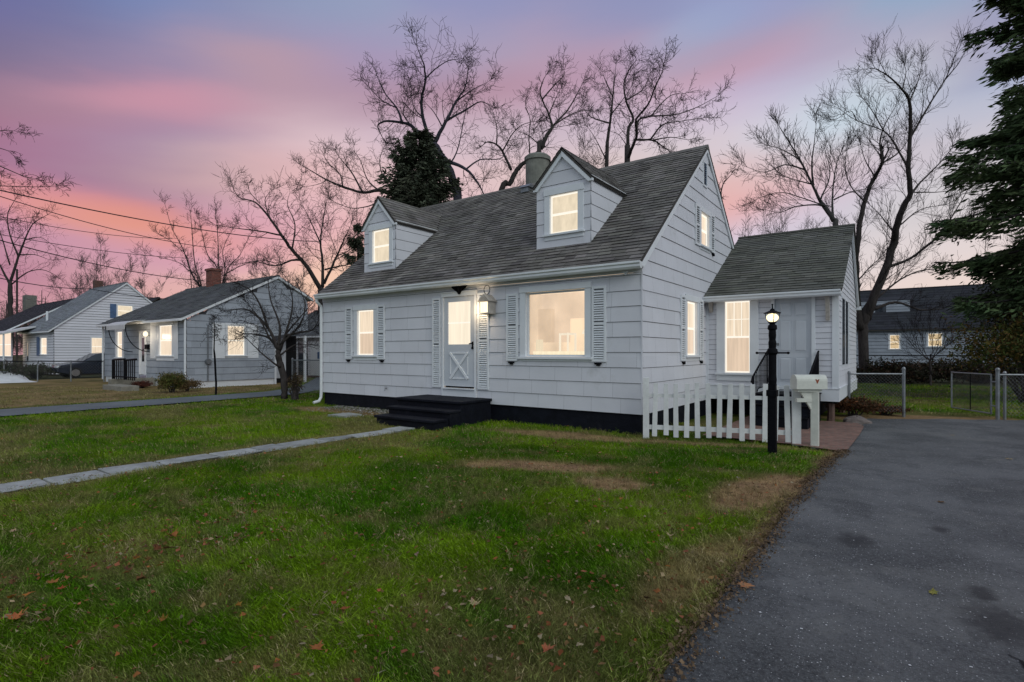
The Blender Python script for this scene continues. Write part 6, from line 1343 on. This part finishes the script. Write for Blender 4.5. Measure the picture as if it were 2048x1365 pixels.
m = MB(); p_ = at(34, 700, D=58); m.tube([(p_.x, p_.y, -.1), (p_.x, p_.y, 10.4)], .09, 8); o = m.build('utility_pole', M['bark'], None, origin=(p_.x, p_.y, 0)); tag(o, 'short dark utility pole beside the straight-trunked tree at left', 'pole')

# ================================================================== SKY AND LIGHT
W = bpy.data.worlds.new('World'); S.world = W; W.use_nodes = True; nt = W.node_tree; N = nt.nodes; Lk = nt.links
bg = N['Background']; tc = N.new('ShaderNodeTexCoord')
def mth(op, a, b=None, c=None):
    n = N.new('ShaderNodeMath'); n.operation = op
    for i, q in enumerate((a, b, c)):
        if q is None: continue
        if isinstance(q, (int, float)): n.inputs[i].default_value = q
        else: Lk.new(q, n.inputs[i])
    return n.outputs[0]
def dot(v):
    n = N.new('ShaderNodeVectorMath'); n.operation = 'DOT_PRODUCT'; Lk.new(tc.outputs['Generated'], n.inputs[0]); n.inputs[1].default_value = v; return n.outputs['Value']
FWD = (-AX[1]*-1, BX[1], 0); FWD = (AX[1], BX[1], 0); RGT = (AX[0], BX[0], 0)
az = mth('ARCTAN2', dot(RGT), dot(FWD)); el = mth('ARCSINE', dot((0, 0, 1)))
cmb = N.new('ShaderNodeCombineXYZ'); Lk.new(az, cmb.inputs[0]); Lk.new(mth('MULTIPLY', mth('SUBTRACT', el, mth('MULTIPLY', az, .12)), 4.2), cmb.inputs[1])
def wn(scale, det, off):
    n = N.new('ShaderNodeTexNoise'); n.inputs['Scale'].default_value = scale; n.inputs['Detail'].default_value = det; n.inputs['Roughness'].default_value = .5
    mp = N.new('ShaderNodeMapping'); mp.inputs['Location'].default_value = off; Lk.new(cmb.outputs[0], mp.inputs['Vector']); Lk.new(mp.outputs[0], n.inputs['Vector']); return n.outputs['Fac']
n1 = wn(1.6, 4, (3, 1, 0)); n2 = wn(3.0, 5, (7, 4, 2))
azw = mth('ADD', az, mth('MULTIPLY', mth('SUBTRACT', n1, .5), .30)); elw = mth('ADD', el, mth('MULTIPLY', mth('SUBTRACT', n2, .5), .055))
rp = N.new('ShaderNodeValToRGB'); Lk.new(mth('MULTIPLY', elw, 1/1.5708), rp.inputs[0]); cr = rp.color_ramp
stops = [(0, (222, 172, 176)), (.07, (222, 168, 182)), (.14, (212, 164, 186)), (.22, (198, 158, 186)), (.30, (180, 154, 188)), (.37, (165, 156, 194)), (.5, (150, 152, 190)), (1, (150, 158, 190))]
while len(cr.elements) < len(stops): cr.elements.new(.5)
for e_, (p, c_) in zip(cr.elements, stops): e_.position = p; e_.color = (*lin(c_), 1)
col = rp.outputs[0]
def blob(u, v, su, sv, c_, amt, tilt=0.):
    """a soft patch of cloud colour; centre and size given as sky angles measured off the photograph"""
    global col
    a0 = math.atan((u-1024)/F); e0 = math.atan((HZ-v)/F*math.cos(a0)); sa, se = su/F, sv/F
    da = mth('SUBTRACT', azw, a0); de = mth('SUBTRACT', mth('SUBTRACT', elw, e0), mth('MULTIPLY', da, tilt))
    q = mth('ADD', mth('POWER', mth('ABSOLUTE', mth('DIVIDE', da, sa)), 2), mth('POWER', mth('ABSOLUTE', mth('DIVIDE', de, se)), 2)); g = mth('MULTIPLY', mth('EXPONENT', mth('MULTIPLY', q, -1)), amt)
    x = N.new('ShaderNodeMix'); x.data_type = 'RGBA'; Lk.new(g, x.inputs[0]); Lk.new(col, x.inputs[6]); x.inputs[7].default_value = (*lin(c_), 1); col = x.outputs[2]
PTS = [(0, 0, 102, 103, 163), (150, 40, 114, 118, 148), (320, 20, 114, 139, 189), (520, 20, 133, 140, 176), (700, 20, 148, 161, 191), (1000, 0, 141, 148, 189), (1250, 20, 141, 148, 187), (1500, 30, 149, 152, 194), (1800, 10, 106, 168, 205), (2048, 60, 68, 144, 194), (40, 150, 60, 82, 125), (160, 130, 147, 122, 146), (310, 130, 148, 146, 187), (500, 130, 200, 160, 161), (700, 120, 164, 149, 185), (900, 100, 171, 160, 185), (1100, 110, 183, 158, 179), (1400, 95, 153, 187, 217), (1700, 80, 183, 182, 195), (1900, 110, 198, 156, 171), (50, 250, 150, 99, 119), (200, 230, 203, 164, 172), (290, 200, 225, 158, 172), (400, 235, 191, 128, 149), (560, 190, 172, 146, 165), (700, 215, 174, 139, 163), (850, 200, 170, 134, 147), (1000, 190, 185, 145, 166), (1200, 150, 184, 146, 167), (1420, 145, 199, 114, 106), (1620, 120, 199, 126, 152), (120, 300, 173, 87, 110), (250, 300, 164, 149, 193), (400, 290, 102, 116, 164), (600, 265, 243, 220, 218), (780, 270, 210, 192, 209), (1000, 270, 207, 189, 200), (1200, 240, 199, 185, 201), (1400, 200, 211, 192, 222), (1550, 180, 146, 188, 230), (1680, 190, 207, 231, 230), (1850, 250, 170, 189, 217), (200, 350, 154, 117, 152), (400, 350, 228, 202, 171), (560, 340, 234, 176, 177), (700, 360, 223, 196, 195), (900, 350, 225, 193, 196), (1150, 330, 226, 200, 196), (1340, 280, 205, 204, 206), (1460, 250, 232, 200, 210), (1600, 280, 183, 225, 246), (1750, 290, 226, 198, 186), (60, 390, 248, 175, 145), (150, 410, 190, 110, 158), (320, 400, 140, 101, 138), (500, 400, 221, 173, 196), (620, 420, 237, 196, 191), (1480, 350, 230, 185, 177), (1480, 400, 235, 167, 160), (1650, 370, 202, 198, 218), (1850, 380, 208, 205, 207), (120, 440, 210, 150, 189), (240, 443, 250, 171, 100), (330, 455, 237, 149, 119), (500, 460, 214, 153, 171), (650, 490, 234, 185, 184), (60, 520, 156, 89, 137), (250, 510, 186, 148, 160), (400, 520, 219, 155, 190), (600, 550, 250, 212, 176), (300, 570, 250, 203, 177), (1550, 450, 211, 204, 220), (1800, 520, 224, 214, 214), (1850, 600, 238, 217, 206), (600, 640, 222, 168, 163), (100, 640, 210, 157, 165), (1500, 640, 224, 196, 195)]
# soft cloud colours read off the photograph as sky angles, blended smoothly and warped by the streak noise
acc = None; wsum = None
for u, v, r_, g_, b_ in PTS:
    a0 = math.atan((u-1024)/F); e0 = math.atan((HZ-v)/F*math.cos(a0)); small = (u, v) in ((240, 443), (290, 200), (150, 410), (60, 390), (330, 455))
    sa, se = (.10, .022) if small else (.13, .045)
    da = mth('SUBTRACT', azw, a0); de = mth('SUBTRACT', mth('SUBTRACT', elw, e0), mth('MULTIPLY', da, -.10 if u < 400 and v > 380 else .12))
    p2 = mth('MULTIPLY', mth('DIVIDE', da, sa), mth('DIVIDE', da, sa)); q2 = mth('MULTIPLY', mth('DIVIDE', de, se), mth('DIVIDE', de, se))
    w = mth('MULTIPLY', mth('EXPONENT', mth('MULTIPLY', mth('ADD', p2, q2), -1)), 2.2 if small else 1)
    sc = N.new('ShaderNodeVectorMath'); sc.operation = 'SCALE'; sc.inputs[0].default_value = lin((r_, g_, b_)); Lk.new(w, sc.inputs['Scale'])
    if acc is None: acc = sc.outputs[0]; wsum = w
    else:
        ad = N.new('ShaderNodeVectorMath'); ad.operation = 'ADD'; Lk.new(acc, ad.inputs[0]); Lk.new(sc.outputs[0], ad.inputs[1]); acc = ad.outputs[0]; wsum = mth('ADD', wsum, w)
sc = N.new('ShaderNodeVectorMath'); sc.operation = 'SCALE'; Lk.new(col, sc.inputs[0]); sc.inputs['Scale'].default_value = .03
ad = N.new('ShaderNodeVectorMath'); ad.operation = 'ADD'; Lk.new(acc, ad.inputs[0]); Lk.new(sc.outputs[0], ad.inputs[1])
dv = N.new('ShaderNodeVectorMath'); dv.operation = 'SCALE'; Lk.new(ad.outputs[0], dv.inputs[0]); Lk.new(mth('DIVIDE', 1, mth('ADD', wsum, .03)), dv.inputs['Scale']); col = dv.outputs[0]
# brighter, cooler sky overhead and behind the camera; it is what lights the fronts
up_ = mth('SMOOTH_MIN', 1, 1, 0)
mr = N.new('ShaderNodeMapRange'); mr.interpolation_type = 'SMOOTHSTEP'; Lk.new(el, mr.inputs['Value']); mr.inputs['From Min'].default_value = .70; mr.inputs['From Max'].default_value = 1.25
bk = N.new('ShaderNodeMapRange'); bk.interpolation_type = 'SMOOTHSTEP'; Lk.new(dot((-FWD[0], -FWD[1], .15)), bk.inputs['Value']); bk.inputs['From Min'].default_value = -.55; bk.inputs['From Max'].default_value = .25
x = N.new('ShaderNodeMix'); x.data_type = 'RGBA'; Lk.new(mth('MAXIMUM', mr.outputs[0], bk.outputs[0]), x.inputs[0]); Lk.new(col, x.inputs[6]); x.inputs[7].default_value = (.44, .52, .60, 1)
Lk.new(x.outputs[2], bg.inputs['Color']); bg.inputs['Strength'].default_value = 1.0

sun = bpy.data.lights.new('sun', 'SUN'); sun.energy = .88; sun.angle = R(40); sun.color = (.98, 1, .95); so_ = bpy.data.objects.new('sun', sun); COL.objects.link(so_)
sd = Vector((.90, -.38, .62)).normalized(); so_.rotation_euler = sd.to_track_quat('Z', 'Y').to_euler()
def point(p, e, r, c=(1, .78, .5), name='lamp_light'):
    l = bpy.data.lights.new(name, 'POINT'); l.energy = e; l.shadow_soft_size = r; l.color = c; o = bpy.data.objects.new(name, l); o.location = p; COL.objects.link(o)
point((2.29, -.70, 1.985), 30, .03); point((-3.45-.26, -.16-.14, 2.42), 8.0, .09); point((-24.05, .35, 2.20), 14, .1, (1, .82, .6))
gb.visible_shadow = True

cam = bpy.data.cameras.new('camera'); cam.sensor_width = 36; cam.lens = 36*F/2048; cam.shift_y = 22.5/2048; cam.clip_end = 2000; cam.clip_start = .05
co = bpy.data.objects.new('camera', cam); co.location = (CX, CY, CH); co.rotation_euler = (R(90), 0, math.atan2(-AX[1], BX[1])); COL.objects.link(co); S.camera = co
S.view_settings.view_transform = 'Standard'; S.view_settings.look = 'None'; S.view_settings.exposure = 0; S.view_settings.gamma = 1
S.render.engine = 'CYCLES'; S.cycles.use_denoising = True; S.cycles.max_bounces = 6; S.cycles.transparent_max_bounces = 8
